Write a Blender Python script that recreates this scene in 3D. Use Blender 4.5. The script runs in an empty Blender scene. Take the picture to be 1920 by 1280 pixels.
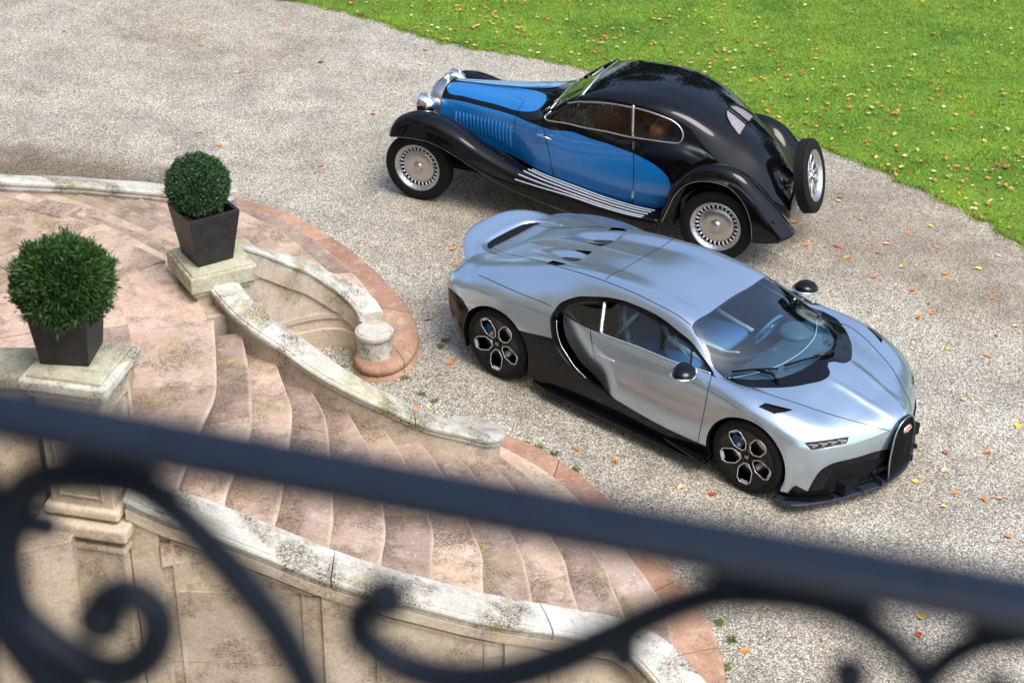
import bpy, math, random
import numpy as np
from mathutils import Vector, Matrix
from mathutils.geometry import delaunay_2d_cdt
from mathutils.kdtree import KDTree
random.seed(7); rng = np.random.default_rng(7)
R = math.radians
scene = bpy.context.scene
COL = scene.collection

# ------------------------------------------------------------------ camera
cam = bpy.data.cameras.new('camera'); cam_o = bpy.data.objects.new('camera', cam); COL.objects.link(cam_o)
r_ = Vector((0.99983864, 0.00918008, 0.01544081)); u_ = Vector((-0.01796364, 0.51095437, 0.85942012)); w_ = Vector((0, 0.85955882, -0.51103683))
m = Matrix.Identity(4)
for i in range(3):
    m[i][0], m[i][1], m[i][2] = r_[i], u_[i], -w_[i]
m.translation = (0, 0, 8.1)
cam_o.matrix_world = m
cam.lens = 58.14; cam.sensor_width = 36; cam.clip_start = 0.05; cam.clip_end = 2000
cam.dof.use_dof = True; cam.dof.focus_distance = 14.6; cam.dof.aperture_fstop = 2.35; cam.dof.aperture_blades = 9
scene.camera = cam_o

# ------------------------------------------------------------------ sky, sun, exposure
SUN_EL, SUN_AZ = R(60), R(138)          # azimuth measured from +Y towards +X
world = bpy.data.worlds.new('World'); scene.world = world; world.use_nodes = True
nt = world.node_tree; nt.nodes.clear()
sky = nt.nodes.new('ShaderNodeTexSky'); sky.sky_type = 'NISHITA'; sky.sun_disc = False
sky.sun_elevation = SUN_EL; sky.sun_rotation = SUN_AZ; sky.air_density = 1.0; sky.dust_density = 2.5; sky.ozone_density = 1.0
bg = nt.nodes.new('ShaderNodeBackground'); bg.inputs[1].default_value = 0.15
out = nt.nodes.new('ShaderNodeOutputWorld')
nt.links.new(sky.outputs[0], bg.inputs[0]); nt.links.new(bg.outputs[0], out.inputs[0])
sd = bpy.data.lights.new('sun', 'SUN'); sd.energy = 1.5; sd.angle = R(32); sd.color = (1.0, 0.965, 0.92)
so = bpy.data.objects.new('sun', sd); COL.objects.link(so); so.location = (10, 5, 30)
dirv = Vector((math.sin(SUN_AZ)*math.cos(SUN_EL), math.cos(SUN_AZ)*math.cos(SUN_EL), math.sin(SUN_EL)))
so.rotation_euler = dirv.to_track_quat('Z', 'Y').to_euler()
vs = scene.view_settings; vs.view_transform = 'Standard'; vs.look = 'None'; vs.gamma = 1; vs.use_curve_mapping = False
vs.exposure = 1.02
scene.cycles.max_bounces = 8; scene.cycles.transparent_max_bounces = 12

# ------------------------------------------------------------------ object helpers
def tag(o, label=None, cat=None, group=None, kind=None):
    if label: o['label'] = label
    if cat: o['category'] = cat
    if group: o['group'] = group
    if kind: o['kind'] = kind
    return o
def empty(name, loc=(0, 0, 0), rz=0.0, parent=None):
    o = bpy.data.objects.new(name, None); COL.objects.link(o); o.location = loc; o.rotation_euler = (0, 0, rz)
    o.empty_display_size = .1
    if parent: o.parent = parent
    return o
def mesh(name, V, F, smooth=False):
    me = bpy.data.meshes.new(name); me.from_pydata([tuple(map(float, v)) for v in V], [], [tuple(map(int, f)) for f in F])
    me.update()
    if smooth: me.polygons.foreach_set('use_smooth', [True]*len(me.polygons))
    return me
def ob(name, me, mat=None, parent=None, kind=None):
    if mat and not me.materials: me.materials.append(mat)
    o = bpy.data.objects.new(name, me); COL.objects.link(o)
    if parent: o.parent = parent
    if kind: o['kind'] = kind
    return o
def mk(name, VF, mat, parent=None, smooth=False, kind=None, bevel=0, seg=2):
    o = ob(name, mesh(name, VF[0], VF[1], smooth), mat, parent, kind)
    if bevel: add_bevel(o, bevel, seg)
    return o
def add_bevel(o, w, seg=2):
    b = o.modifiers.new('bevel', 'BEVEL'); b.width = w; b.segments = seg; b.limit_method = 'ANGLE'; b.angle_limit = R(40)
def autosmooth(o, deg=35):
    me = o.data
    me.polygons.foreach_set('use_smooth', [True]*len(me.polygons))
    me.set_sharp_from_angle(angle=R(deg))
def join(*vfs):
    V = []; F = []
    for v, f in vfs:
        n = len(V); V += [tuple(p) for p in v]; F += [tuple(i+n for i in q) for q in f]
    return V, F
def box(cx, cy, cz, sx, sy, sz, rz=0, ry=0, rx=0):
    M = Matrix.Translation((cx, cy, cz)) @ Matrix.Rotation(rz, 4, 'Z') @ Matrix.Rotation(ry, 4, 'Y') @ Matrix.Rotation(rx, 4, 'X')
    V = [tuple(M @ Vector((a*sx/2, b*sy/2, c*sz/2))) for a in (-1, 1) for b in (-1, 1) for c in (-1, 1)]
    return V, [(0, 1, 3, 2), (4, 6, 7, 5), (0, 4, 5, 1), (2, 3, 7, 6), (0, 2, 6, 4), (1, 5, 7, 3)]
def prism(poly, z0, z1):
    n = len(poly); V = [(p[0], p[1], z0) for p in poly]+[(p[0], p[1], z1) for p in poly]
    ar = sum(poly[i][0]*poly[(i+1) % n][1]-poly[(i+1) % n][0]*poly[i][1] for i in range(n))
    F = [tuple(range(n))[::-1], tuple(range(n, 2*n))]+[(i, (i+1) % n, n+(i+1) % n, n+i) for i in range(n)]
    if ar < 0: F = [f[::-1] for f in F]
    return V, F
def frames(P, closed=False):
    P = [Vector(p) for p in P]; n = len(P); T = []
    for i in range(n):
        a = P[(i-1) % n] if (closed or i > 0) else P[i]; b = P[(i+1) % n] if (closed or i < n-1) else P[i]
        t = (b-a); T.append(t.normalized() if t.length > 1e-9 else Vector((0, 0, 1)))
    up = Vector((0, 0, 1)) if abs(T[0].z) < .9 else Vector((1, 0, 0)); N = []
    for t in T:
        s = (up - t*up.dot(t)); s = s.normalized() if s.length > 1e-6 else t.orthogonal().normalized(); N.append(s); up = s
    return P, T, N
def tube(P, r, n=8, closed=False, flat=1.0):
    P, T, N = frames(P, closed); V = []; F = []
    rr = r if hasattr(r, '__len__') else [r]*len(P)
    for p, t, s, q in zip(P, T, N, rr):
        b = t.cross(s)
        for k in range(n):
            a = 2*math.pi*k/n; V.append(p + s*(q*math.cos(a)*flat) + b*(q*math.sin(a)))
    m = len(P)
    for i in range(m if closed else m-1):
        for k in range(n):
            F.append((i*n+k, i*n+(k+1) % n, ((i+1) % m)*n+(k+1) % n, ((i+1) % m)*n+k))
    if not closed: F += [tuple(range(n))[::-1], tuple((m-1)*n+k for k in range(n))]
    return V, F
def lathe(prof, n=48, axis='y'):
    # prof: (radius, height) pairs, turned about the axis
    V = []; F = []
    for r, h in prof:
        for k in range(n):
            a = 2*math.pi*k/n; c, s = r*math.cos(a), r*math.sin(a)
            V.append({'y': (c, h, s), 'z': (c, s, h), 'x': (h, c, s)}[axis])
    for i in range(len(prof)-1):
        for k in range(n):
            q = (i*n+k, i*n+(k+1) % n, (i+1)*n+(k+1) % n, (i+1)*n+k); F.append(q if axis != 'y' else q[::-1])
    return V, F
def sph(c, rx, ry, rz, nu=16, nv=10):
    V = []; F = []
    for j in range(nv+1):
        t = math.pi*j/nv
        for i in range(nu):
            a = 2*math.pi*i/nu; V.append((c[0]+rx*math.sin(t)*math.cos(a), c[1]+ry*math.sin(t)*math.sin(a), c[2]+rz*math.cos(t)))
    for j in range(nv):
        for i in range(nu): F.append((j*nu+i, (j+1)*nu+i, (j+1)*nu+(i+1) % nu, j*nu+(i+1) % nu))
    return V, F
def xf(VF, M):
    return [tuple(M @ Vector(v)) for v in VF[0]], VF[1]
def smooth_path(P, n, closed=False):
    P = np.array(P, float); 
    if closed: P = np.vstack([P[-1:], P, P[:2]])
    else: P = np.vstack([2*P[0]-P[1], P, 2*P[-1]-P[-2]])
    m = len(P)-3; out = []
    d = np.maximum(np.linalg.norm(np.diff(P[1:-1], axis=0), axis=1), 1e-6); L = np.concatenate([[0], np.cumsum(d)])
    ss = np.linspace(0, L[-1], n, endpoint=not closed)
    for s in ss:
        i = min(max(np.searchsorted(L, s, side='right')-1, 0), m-1); t = (s-L[i])/d[i]
        p0, p1, p2, p3 = P[i], P[i+1], P[i+2], P[i+3]
        out.append(.5*((2*p1)+(-p0+p2)*t+(2*p0-5*p1+4*p2-p3)*t*t+(-p0+3*p1-3*p2+p3)*t**3))
    return np.array(out)

# ------------------------------------------------------------------ materials
class NT:
    def __init__(s, name):
        s.m = bpy.data.materials.new(name); s.m.use_nodes = True; s.t = s.m.node_tree; s.t.nodes.clear()
        s.out = s.n('ShaderNodeOutputMaterial')
    def n(s, typ, **kw):
        o = s.t.nodes.new(typ)
        for k, v in kw.items():
            if hasattr(o, k): setattr(o, k, v)
        return o
    def l(s, a, b): s.t.links.new(a, b)
    def pos(s):
        return s.n('ShaderNodeNewGeometry').outputs['Position']
    def obj(s): return s.n('ShaderNodeTexCoord').outputs['Object']
    def noise(s, v, scale, detail=4, rough=.55, dist=0):
        o = s.n('ShaderNodeTexNoise'); o.inputs['Scale'].default_value = scale; o.inputs['Detail'].default_value = detail
        o.inputs['Roughness'].default_value = rough; o.inputs['Distortion'].default_value = dist; s.l(v, o.inputs['Vector']); return o
    def vor(s, v, scale, feature='F1', rnd=1):
        o = s.n('ShaderNodeTexVoronoi', feature=feature); o.inputs['Scale'].default_value = scale; o.inputs['Randomness'].default_value = rnd; s.l(v, o.inputs['Vector']); return o
    def ramp(s, f, stops, interp='LINEAR'):
        o = s.n('ShaderNodeValToRGB'); e = o.color_ramp; e.interpolation = interp
        while len(e.elements) < len(stops): e.elements.new(.5)
        for el, (p, c) in zip(e.elements, stops):
            el.position = p; el.color = (c, c, c, 1) if not hasattr(c, '__len__') else (*c, 1)
        s.l(f, o.inputs[0]); return o.outputs[0]
    def mix(s, f, a, b, mode='MIX'):
        o = s.n('ShaderNodeMix', data_type='RGBA', blend_type=mode)
        for sock, v in ((o.inputs[0], f), (o.inputs[6], a), (o.inputs[7], b)):
            if hasattr(v, 'links'): s.l(v, sock)
            elif hasattr(v, '__len__'): sock.default_value = (*v, 1)
            else: sock.default_value = v
        return o.outputs[2]
    def math(s, op, a, b=0.0, c=0.0):
        o = s.n('ShaderNodeMath', operation=op)
        for sock, v in zip(o.inputs, (a, b, c)):
            if hasattr(v, 'links'): s.l(v, sock)
            else: sock.default_value = v
        return o.outputs[0]
    def bump(s, h, strength=.5, dist=.01):
        o = s.n('ShaderNodeBump'); o.inputs['Strength'].default_value = strength; o.inputs['Distance'].default_value = dist; s.l(h, o.inputs['Height']); return o.outputs[0]
    def bsdf(s, col=None, rough=.5, metal=0, normal=None, **kw):
        o = s.n('ShaderNodeBsdfPrincipled')
        for k, v in (('Base Color', col), ('Roughness', rough), ('Metallic', metal), ('Normal', normal)):
            if v is None: continue
            if hasattr(v, 'links'): s.l(v, o.inputs[k])
            elif k == 'Base Color': o.inputs[k].default_value = (*v, 1)
            else: o.inputs[k].default_value = v
        for k, v in kw.items(): o.inputs[k.replace('_', ' ')].default_value = v
        s.l(o.outputs[0], s.out.inputs[0]); return o
def simple(name, col, rough=.5, metal=0, var=.0, bump=0, scale=40, **kw):
    t = NT(name); v = t.obj(); nz = t.noise(v, scale, 5)
    c = t.mix(t.ramp(nz.outputs[0], [(.3, 0), (.7, 1)]), tuple(x*(1-var) for x in col), tuple(min(1, x*(1+var)) for x in col)) if var else col
    t.bsdf(c, rough, metal, t.bump(nz.outputs[0], bump, .004) if bump else None, **kw); return t.m
def glass_mat(name, tint, refl_rough=0.0, ior=1.5, base=.06):
    t = NT(name); tr = t.n('ShaderNodeBsdfTransparent'); tr.inputs[0].default_value = (*tint, 1)
    gl = t.n('ShaderNodeBsdfGlossy'); gl.inputs['Roughness'].default_value = refl_rough; gl.inputs[0].default_value = (1, 1, 1, 1)
    fr = t.n('ShaderNodeFresnel'); fr.inputs[0].default_value = ior
    f = t.math('ADD', fr.outputs[0], base); f = t.math('MINIMUM', f, 1.0)
    mx = t.n('ShaderNodeMixShader'); t.l(f, mx.inputs[0]); t.l(tr.outputs[0], mx.inputs[1]); t.l(gl.outputs[0], mx.inputs[2]); t.l(mx.outputs[0], t.out.inputs[0]); return t.m
MT = {}
def gravel():
    t = NT('gravel'); p = t.pos()
    big = t.noise(p, .32, 4, .6, .6); mid = t.noise(p, 2.2, 5, .6)
    v1 = t.vor(p, 82); v2 = t.vor(p, 150); fine = t.noise(p, 140, 3, .7)
    stone = t.ramp(v1.outputs['Color'], [(.1, (.06, .05, .035)), (.33, (.27, .24, .19)), (.60, (.56, .53, .46)), (.82, (.95, .94, .90))])
    stone2 = t.ramp(v2.outputs['Color'], [(.12, (.10, .085, .06)), (.5, (.44, .40, .32)), (.86, (.88, .85, .76))])
    c = t.mix(.36, stone, stone2)
    gap = t.ramp(v1.outputs['Distance'], [(.45, 1.0), (.85, .42)]); c = t.mix(1.0, c, gap, 'MULTIPLY')
    sx = t.n('ShaderNodeSeparateXYZ'); t.l(p, sx.inputs[0]); X, Y = sx.outputs[0], sx.outputs[1]
    # band of leaf-stained brown gravel beside the lawn edge, and a damp mossy patch near the outer stair wall
    def blob(cx, cy, rx, ry, ang):
        ca, sa = math.cos(ang), math.sin(ang)
        dx = t.math('SUBTRACT', X, cx); dy = t.math('SUBTRACT', Y, cy)
        a = t.math('DIVIDE', t.math('ADD', t.math('MULTIPLY', dx, ca), t.math('MULTIPLY', dy, sa)), rx)
        b = t.math('DIVIDE', t.math('SUBTRACT', t.math('MULTIPLY', dy, ca), t.math('MULTIPLY', dx, sa)), ry)
        d = t.math('ADD', t.math('MULTIPLY', a, a), t.math('MULTIPLY', b, b))
        return t.math('ADD', d, t.math('MULTIPLY', t.math('SUBTRACT', mid.outputs[0], .5), 1.1))
    br = t.ramp(blob(4.0, 16.2, 3.4, 1.35, R(-48)), [(.25, 1.0), (1.15, 0.0)])
    c = t.mix(t.math('MULTIPLY', br, .72), c, t.mix(.5, c, (.20, .135, .07), 'MIX'))
    dk = t.ramp(blob(-5.2, 17.2, 1.9, 0.75, R(-12)), [(.2, 1.0), (1.2, 0.0)])
    c = t.mix(t.math('MULTIPLY', dk, .75), c, t.mix(1.0, c, (.30, .25, .16), 'MULTIPLY'))
    bw = t.ramp(big.outputs[0], [(.35, 1.0), (.5, 0.35), (.62, 0.0)])
    c = t.mix(t.math('MULTIPLY', bw, .45), c, t.mix(1.0, c, (.70, .60, .46), 'MULTIPLY'))
    c = t.mix(1.0, c, t.ramp(mid.outputs[0], [(.3, .80), (.7, 1.10)]), 'MULTIPLY')
    tr = t.ramp(t.noise(p, .9, 5, .65, .8).outputs[0], [(.38, .88), (.5, 1.02), (.66, 1.15)]); c = t.mix(1.0, c, tr, 'MULTIPLY'); c = t.mix(1.0, c, (1.07, 1.04, .98), 'MULTIPLY')
    h = t.math('ADD', t.math('MULTIPLY', v1.outputs['Distance'], -1.0), t.math('MULTIPLY', v2.outputs['Distance'], -.6))
    t.bsdf(c, .92, 0, t.bump(h, .8, .012)); return t.m
def lawn_mat():
    t = NT('lawn_soil'); p = t.pos(); a = t.noise(p, 1.1, 4); b = t.noise(p, 60, 4)
    c = t.mix(t.ramp(a.outputs[0], [(.3, 0), (.7, 1)]), (.06, .16, .006), (.17, .30, .012))
    c = t.mix(1.0, c, t.ramp(b.outputs[0], [(.3, .6), (.7, 1.1)]), 'MULTIPLY'); t.bsdf(c, .95, 0, t.bump(b.outputs[0], .5, .02)); return t.m
def blade_mat():
    t = NT('grass_blades'); p = t.pos(); a = t.noise(p, .8, 5, .65, .5); b = t.vor(p, 45)
    c = t.mix(t.ramp(a.outputs[0], [(.36, 0), (.62, 1)]), (.055, .175, .008), (.27, .40, .016))
    c = t.mix(t.math('MULTIPLY', b.outputs['Color'], .35), c, (.32, .38, .06))
    w = t.n('ShaderNodeTexWave', bands_direction='DIAGONAL'); w.inputs['Scale'].default_value = .16; w.inputs['Distortion'].default_value = 2.5; w.inputs['Detail'].default_value = 3; t.l(p, w.inputs['Vector'])
    c = t.mix(t.math('MULTIPLY', w.outputs['Fac'], .45), c, (.26, .38, .03)); pt = t.noise(p, 5.5, 4, .7); c = t.mix(1.0, c, t.ramp(pt.outputs[0], [(.3, .5), (.62, 1.12)]), 'MULTIPLY'); o = t.bsdf(c, .6); return t.m
def stone(name, base, var, lichen=.3, black=.4, moss=.25, tint=.12, rough=.85):
    t = NT(name); p = t.pos(); n1 = t.noise(p, 2.2, 6, .65, .1); n2 = t.noise(p, 9, 6, .7); n3 = t.noise(p, 42, 4, .7); n4 = t.noise(p, 2.6, 6, .72, .1); n6 = t.noise(p, 70, 3, .75)
    ri = t.n('ShaderNodeObjectInfo').outputs['Random']
    c = t.mix(t.ramp(n1.outputs[0], [(.3, 0), (.7, 1)]), base, var)
    hsv = t.n('ShaderNodeHueSaturation'); t.l(c, hsv.inputs['Color']); t.l(t.math('ADD', t.math('MULTIPLY', ri, tint*.06), .5-tint*.02), hsv.inputs['Hue'])
    t.l(t.math('ADD', t.math('MULTIPLY', ri, tint*2), 1-tint), hsv.inputs['Value']); c = hsv.outputs[0]
    c = t.mix(1.0, c, t.ramp(n3.outputs[0], [(.25, .72), (.6, 1.08)]), 'MULTIPLY')
    c = t.mix(t.math('MULTIPLY', t.ramp(n2.outputs[0], [(.54, 0), (.66, 1)]), lichen), c, (.62, .62, .52))
    at = t.n('ShaderNodeAttribute', attribute_name='dirt_shade').outputs['Fac']  # painted tone: dirt plus riser shade at tread backs, paler nosings
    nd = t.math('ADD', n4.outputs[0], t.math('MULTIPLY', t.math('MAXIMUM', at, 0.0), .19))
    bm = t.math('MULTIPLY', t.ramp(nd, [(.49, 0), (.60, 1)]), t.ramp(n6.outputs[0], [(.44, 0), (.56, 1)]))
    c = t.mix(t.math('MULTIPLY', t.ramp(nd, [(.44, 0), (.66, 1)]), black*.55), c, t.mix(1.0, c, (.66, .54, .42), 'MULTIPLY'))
    c = t.mix(t.math('MULTIPLY', bm, black), c, (.05, .04, .028))
    n5 = t.noise(p, 2.3, 6, .72, .1)
    c = t.mix(t.math('MULTIPLY', t.ramp(n5.outputs[0], [(.54, 0), (.68, 1)]), moss), c, (.26, .235, .04))
    n7 = t.noise(p, 6.5, 5, .75); c = t.mix(t.math('MULTIPLY', t.ramp(n7.outputs[0], [(.60, 0), (.66, 1)]), min(1, moss*1.2)), c, (.46, .40, .09))
    vw = t.vor(p, 16); sp = t.math('MULTIPLY', t.ramp(vw.outputs['Distance'], [(.10, 1), (.16, 0)]), t.ramp(n4.outputs[0], [(.42, 1), (.5, 0)]))
    c = t.mix(t.math('MULTIPLY', sp, lichen*1.5), c, (.78, .74, .66))
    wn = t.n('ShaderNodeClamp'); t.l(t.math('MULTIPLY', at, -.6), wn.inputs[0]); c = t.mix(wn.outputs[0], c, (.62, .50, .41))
    h = t.math('ADD', n2.outputs[0], t.math('MULTIPLY', n3.outputs[0], .5)); t.bsdf(c, rough, 0, t.bump(h, .5, .012)); return t.m
def paint(name, col, metal, rough, coat=1.0, flake=0, spec=.5):
    t = NT(name); v = t.obj(); nm = None
    if flake:
        vz = t.vor(v, 900); nm = t.bump(vz.outputs['Color'], .02, .002)
    nz = t.noise(v, 3, 3); t.bsdf(col, t.ramp(nz.outputs[0], [(.3, rough*.9), (.7, rough*1.15)]), metal, nm, Coat_Weight=coat, Coat_Roughness=.03, Specular_IOR_Level=spec); return t.m
MT['gravel'] = gravel(); MT['lawn'] = lawn_mat(); MT['blade'] = blade_mat()
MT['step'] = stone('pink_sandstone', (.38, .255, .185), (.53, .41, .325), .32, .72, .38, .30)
MT['slab'] = stone('red_sandstone', (.34, .18, .11), (.47, .29, .20), .3, .45, .15, .14)
MT['cope'] = stone('lichened_coping_stone', (.46, .43, .36), (.64, .63, .58), .6, .95, .6, .10)
MT['wall'] = stone('cream_wall_stone', (.44, .35, .26), (.57, .48, .38), .12, .6, .22, .12)
MT['mossy'] = stone('mossy_plinth_stone', (.42, .40, .28), (.50, .48, .38), .35, .6, .95, .06)
MT['pave'] = stone('terrace_paving', (.42, .28, .22), (.53, .41, .34), .35, .7, .4, .25)
MT['silver'] = paint('silver_blue_paint', (.50, .585, .66), .88, .23, .0, 0)
MT['blue'] = paint('mid_blue_paint', (.003, .135, .40), .0, .25, 1.0)
MT['black'] = simple('gloss_black_paint', (.003, .003, .0035), .055, 0, .2, scale=3, Specular_IOR_Level=.34)
MT['carbon'] = simple('gloss_dark_carbon', (.004, .0045, .006), .16, .0, .3, scale=200, Specular_IOR_Level=.30)
MT['splitter'] = simple('black_splitter_sky_tint', (.016, .024, .042), .28, .0, .2, scale=60, Specular_IOR_Level=.7)  # blue in the black base colour stands in for reflected sky
MT['mesh'] = simple('matt_black_mesh', (.004, .004, .005), .8, 0, .3, .3, 300, Specular_IOR_Level=.2)
MT['chrome'] = simple('bright_chrome', (.82, .82, .82), .08, 1.0, .05)
MT['nickel'] = simple('brushed_nickel', (.56, .54, .51), .32, 1.0, .15, .1, 60)
MT['alu'] = simple('cast_aluminium', (.55, .55, .56), .35, .9, .2, .2, 30)
MT['silverline'] = simple('pale_silver_trim', (.72, .75, .78), .25, .8, .05)
MT['tyre'] = simple('black_tyre_rubber', (.006, .006, .006), .8, 0, .3, .3, 80, Specular_IOR_Level=.25)
MT['handrail'] = simple('blue_black_handrail_paint', (.004, .009, .020), .5, 0, .3, .15, 30, Specular_IOR_Level=.35)
MT['iron'] = simple('dark_painted_iron', (.006, .011, .022), .55, 0, .25, .15, 60, Specular_IOR_Level=.22)
MT['dark'] = simple('dark_lining', (.012, .014, .018), .8, 0, .2)
MT['leather_b'] = simple('tan_brown_leather', (.42, .15, .045), .5, 0, .35, .3, 25)
MT['leather_l'] = simple('pale_blue_leather', (.45, .60, .68), .55, 0, .1, .2, 40)
MT['leather_d'] = simple('dark_blue_leather', (.04, .09, .14), .55, 0, .2, .2, 40)
MT['inner_blue'] = simple('bright_blue_leather', (.05, .20, .42), .5, 0, .1)
MT['wood'] = simple('dark_brown_trim', (.16, .06, .022), .4, 0, .4, .1, 30)
MT['white'] = simple('white_print', (.8, .8, .8), .5)
MT['red'] = simple('red_enamel', (.65, .05, .04), .3, 0, .1)
MT['glass_m'] = glass_mat('tinted_car_glass', (.55, .68, .72), 0, 1.5, .05)
MT['glass_r'] = glass_mat('rear_glass', (.9, .88, .88), 0, 1.5, .02); MT['sky_sheen'] = simple('pale_grey_sky_sheen', (.34, .32, .36), .7, 0, .2)  # pale grey painted in for the sky reflection on the rear glass
MT['glass_v'] = glass_mat('clear_car_glass', (.95, .95, .94), 0, 1.45, .0)
MT['glass_w'] = glass_mat('blue_tinted_windscreen', (.78, .88, .92), 0, 1.5, .07)
MT['glass_g'] = glass_mat('windscreen_glass', (.60, .72, .50), 0, 1.5, .10)
MT['pot'] = simple('dark_zinc_pot', (.017, .016, .019), .50, .1, .5, .35, 14)
MT['soil'] = simple('dark_soil', (.03, .015, .01), .9, 0, .5, .8, 60)
MT['bark'] = simple('twig_bark', (.06, .04, .025), .9, 0, .4, .5, 50)
def leafmat(name, a, b, sc=30):
    t = NT(name); p = t.pos(); v = t.vor(p, sc); n = t.noise(p, 7, 3)
    c = t.mix(v.outputs['Color'], a, b); c = t.mix(t.ramp(n.outputs[0], [(.3, 0), (.7, .45)]), c, tuple(x*.6 for x in a)); t.bsdf(c, .55); return t.m
MT['park'] = leafmat('park_foliage', (.010, .026, .006), (.04, .075, .015), 3)
MT['yew'] = leafmat('yew_needles', (.010, .036, .007), (.06, .145, .022), 55)
MT['box'] = leafmat('box_leaves', (.012, .042, .016), (.07, .165, .055), 75)
MT['weed'] = leafmat('weed_leaves', (.07, .12, .02), (.20, .24, .05), 60)
for k, c in (('leaf_orange', (.62, .22, .04)), ('leaf_yellow', (.72, .48, .08)), ('leaf_brown', (.30, .10, .05)), ('leaf_pale', (.66, .42, .24)), ('leaf_cream', (.78, .68, .42)), ('leaf_red', (.42, .07, .03))):
    MT[k] = simple(k, c, .6, 0, .3, .2, 30)

class Surf:
    # NET: stations (u) x features (v) of (x,y,z); y>=0 half, last feature on the centre line
    def __init__(s,net,crease_u=(),crease_v=()):
        s.P=np.array(net,float); n,m,_=s.P.shape
        du=np.linalg.norm(np.diff(s.P,axis=0),axis=2).mean(1)
        dv=np.linalg.norm(np.diff(s.P,axis=1),axis=2).mean(0)
        s.ku=np.concatenate([[0],np.cumsum(du)]); 
        kv=np.concatenate([[0],np.cumsum(dv)]); s.kv=kv-kv[-1]   # centre at 0, sill negative
        s.cu=set(crease_u); s.cv=set(crease_v)
        s.Ta,s.Tb=s.tan(s.P,s.ku,0,s.cu,None); s.Va,s.Vb=None,None
    @staticmethod
    def tan(P,k,axis,cr,sym):
        P=np.moveaxis(P,axis,0);n=len(P)
        d=np.diff(P,axis=0)/np.diff(k).reshape((-1,)+(1,)*(P.ndim-1))
        T=np.empty_like(P);T[0]=d[0];T[-1]=d[-1]
        for i in range(1,n-1):
            a=k[i]-k[i-1];b=k[i+1]-k[i];T[i]=(d[i-1]*b+d[i]*a)/(a+b)
        if sym is not None: T[-1]=d[-1]*1.0*np.array([0,1,0])+0*T[-1]; 
        Ta=T.copy();Tb=T.copy()   # Ta: arriving tangent, Tb: leaving tangent
        for i in cr: Ta[i]=d[i-1] if i>0 else d[0]; Tb[i]=d[i] if i<n-1 else d[-1]
        return np.moveaxis(Ta,0,axis),np.moveaxis(Tb,0,axis)
    @staticmethod
    def h(t):
        return 2*t**3-3*t**2+1,t**3-2*t**2+t,-2*t**3+3*t**2,t**3-t**2
    def __call__(s,U,W):
        # U in [ku0,kun], W signed in [-K,K]: negative = right side(y<0)
        U=np.atleast_1d(np.asarray(U,float));W=np.atleast_1d(np.asarray(W,float))
        sg=np.where(W<0,-1.,1.); V=-(s.K()-np.minimum(np.abs(W),s.K()))  # |W|=K -> sill ; W=0 -> centre
        V=-np.minimum(np.abs(W),s.K())
        i=np.clip(np.searchsorted(s.ku,U,side='right')-1,0,len(s.ku)-2)
        L=s.ku[i+1]-s.ku[i];t=((U-s.ku[i])/L);h0,h1,h2,h3=s.h(t)
        c=lambda a:a[:,None,None]
        R=c(h0)*s.P[i]+c(h1*L)*s.Tb[i]+c(h2)*s.P[i+1]+c(h3*L)*s.Ta[i+1]  # (N,m,3) section at U
        Ta,Tb=s.tan(R,s.kv,1,s.cv,True)
        j=np.clip(np.searchsorted(s.kv,V,side='right')-1,0,len(s.kv)-2)
        L=s.kv[j+1]-s.kv[j];t=(V-s.kv[j])/L;h0,h1,h2,h3=s.h(t);r=np.arange(len(U))
        Q=h0[:,None]*R[r,j]+(h1*L)[:,None]*Tb[r,j]+h2[:,None]*R[r,j+1]+(h3*L)[:,None]*Ta[r,j+1]
        Q[:,1]*=sg
        Q=s.post(Q,U,W) if s.post else Q
        return Q
    post=None
    def K(s): return -s.kv[0]
    def normal(s,U,W,e=8e-3):
        U=np.clip(U,s.ku[0]+e,s.ku[-1]-e);W=np.clip(W,-s.K()+e,s.K()-e);a=s(U+e,W)-s(U-e,W);b=s(U,W+e)-s(U,W-e)
        n=np.cross(a,b);n/=np.linalg.norm(n,axis=1)[:,None]+1e-12
        return n
    def grid(s,nu=500,nw=240,side=-1):
        u=np.linspace(s.ku[0],s.ku[-1],nu);w=np.linspace(0,s.K(),nw)*side
        U,W=np.meshgrid(u,w,indexing='ij');return U,W,s(U.ravel(),W.ravel()).reshape(nu,nw,3)
    def inv(s,pts,axes,sel=None,side=-1):
        # invert (x,z) or (x,y) coordinates to (u,w)
        if not hasattr(s,'_g'): s._g={}
        if side not in s._g: s._g[side]=s.grid(side=side)
        U,W,G=s._g[side];M=np.ones(U.shape,bool) if sel is None else sel(U,W,G)
        A=G[...,axes][M];uu=U[M];ww=W[M];out=[]
        for p in pts:
            d=((A-np.array(p))**2).sum(1);k=d.argmin();u,w=uu[k],ww[k]
            for _ in range(3):
                q=s([u,u+1e-3,u],[w,w,w+side*1e-3])[:,axes]
                J=np.stack([(q[1]-q[0])/1e-3,(q[2]-q[0])/1e-3*side],1)
                try: dl=np.linalg.solve(J,np.array(p)-q[0])
                except Exception: break
                if np.abs(dl).max()>.03: break
                u=np.clip(u+dl[0],s.ku[0],s.ku[-1]);w+=dl[1]
            out.append((u,w))
        return np.array(out)

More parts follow.
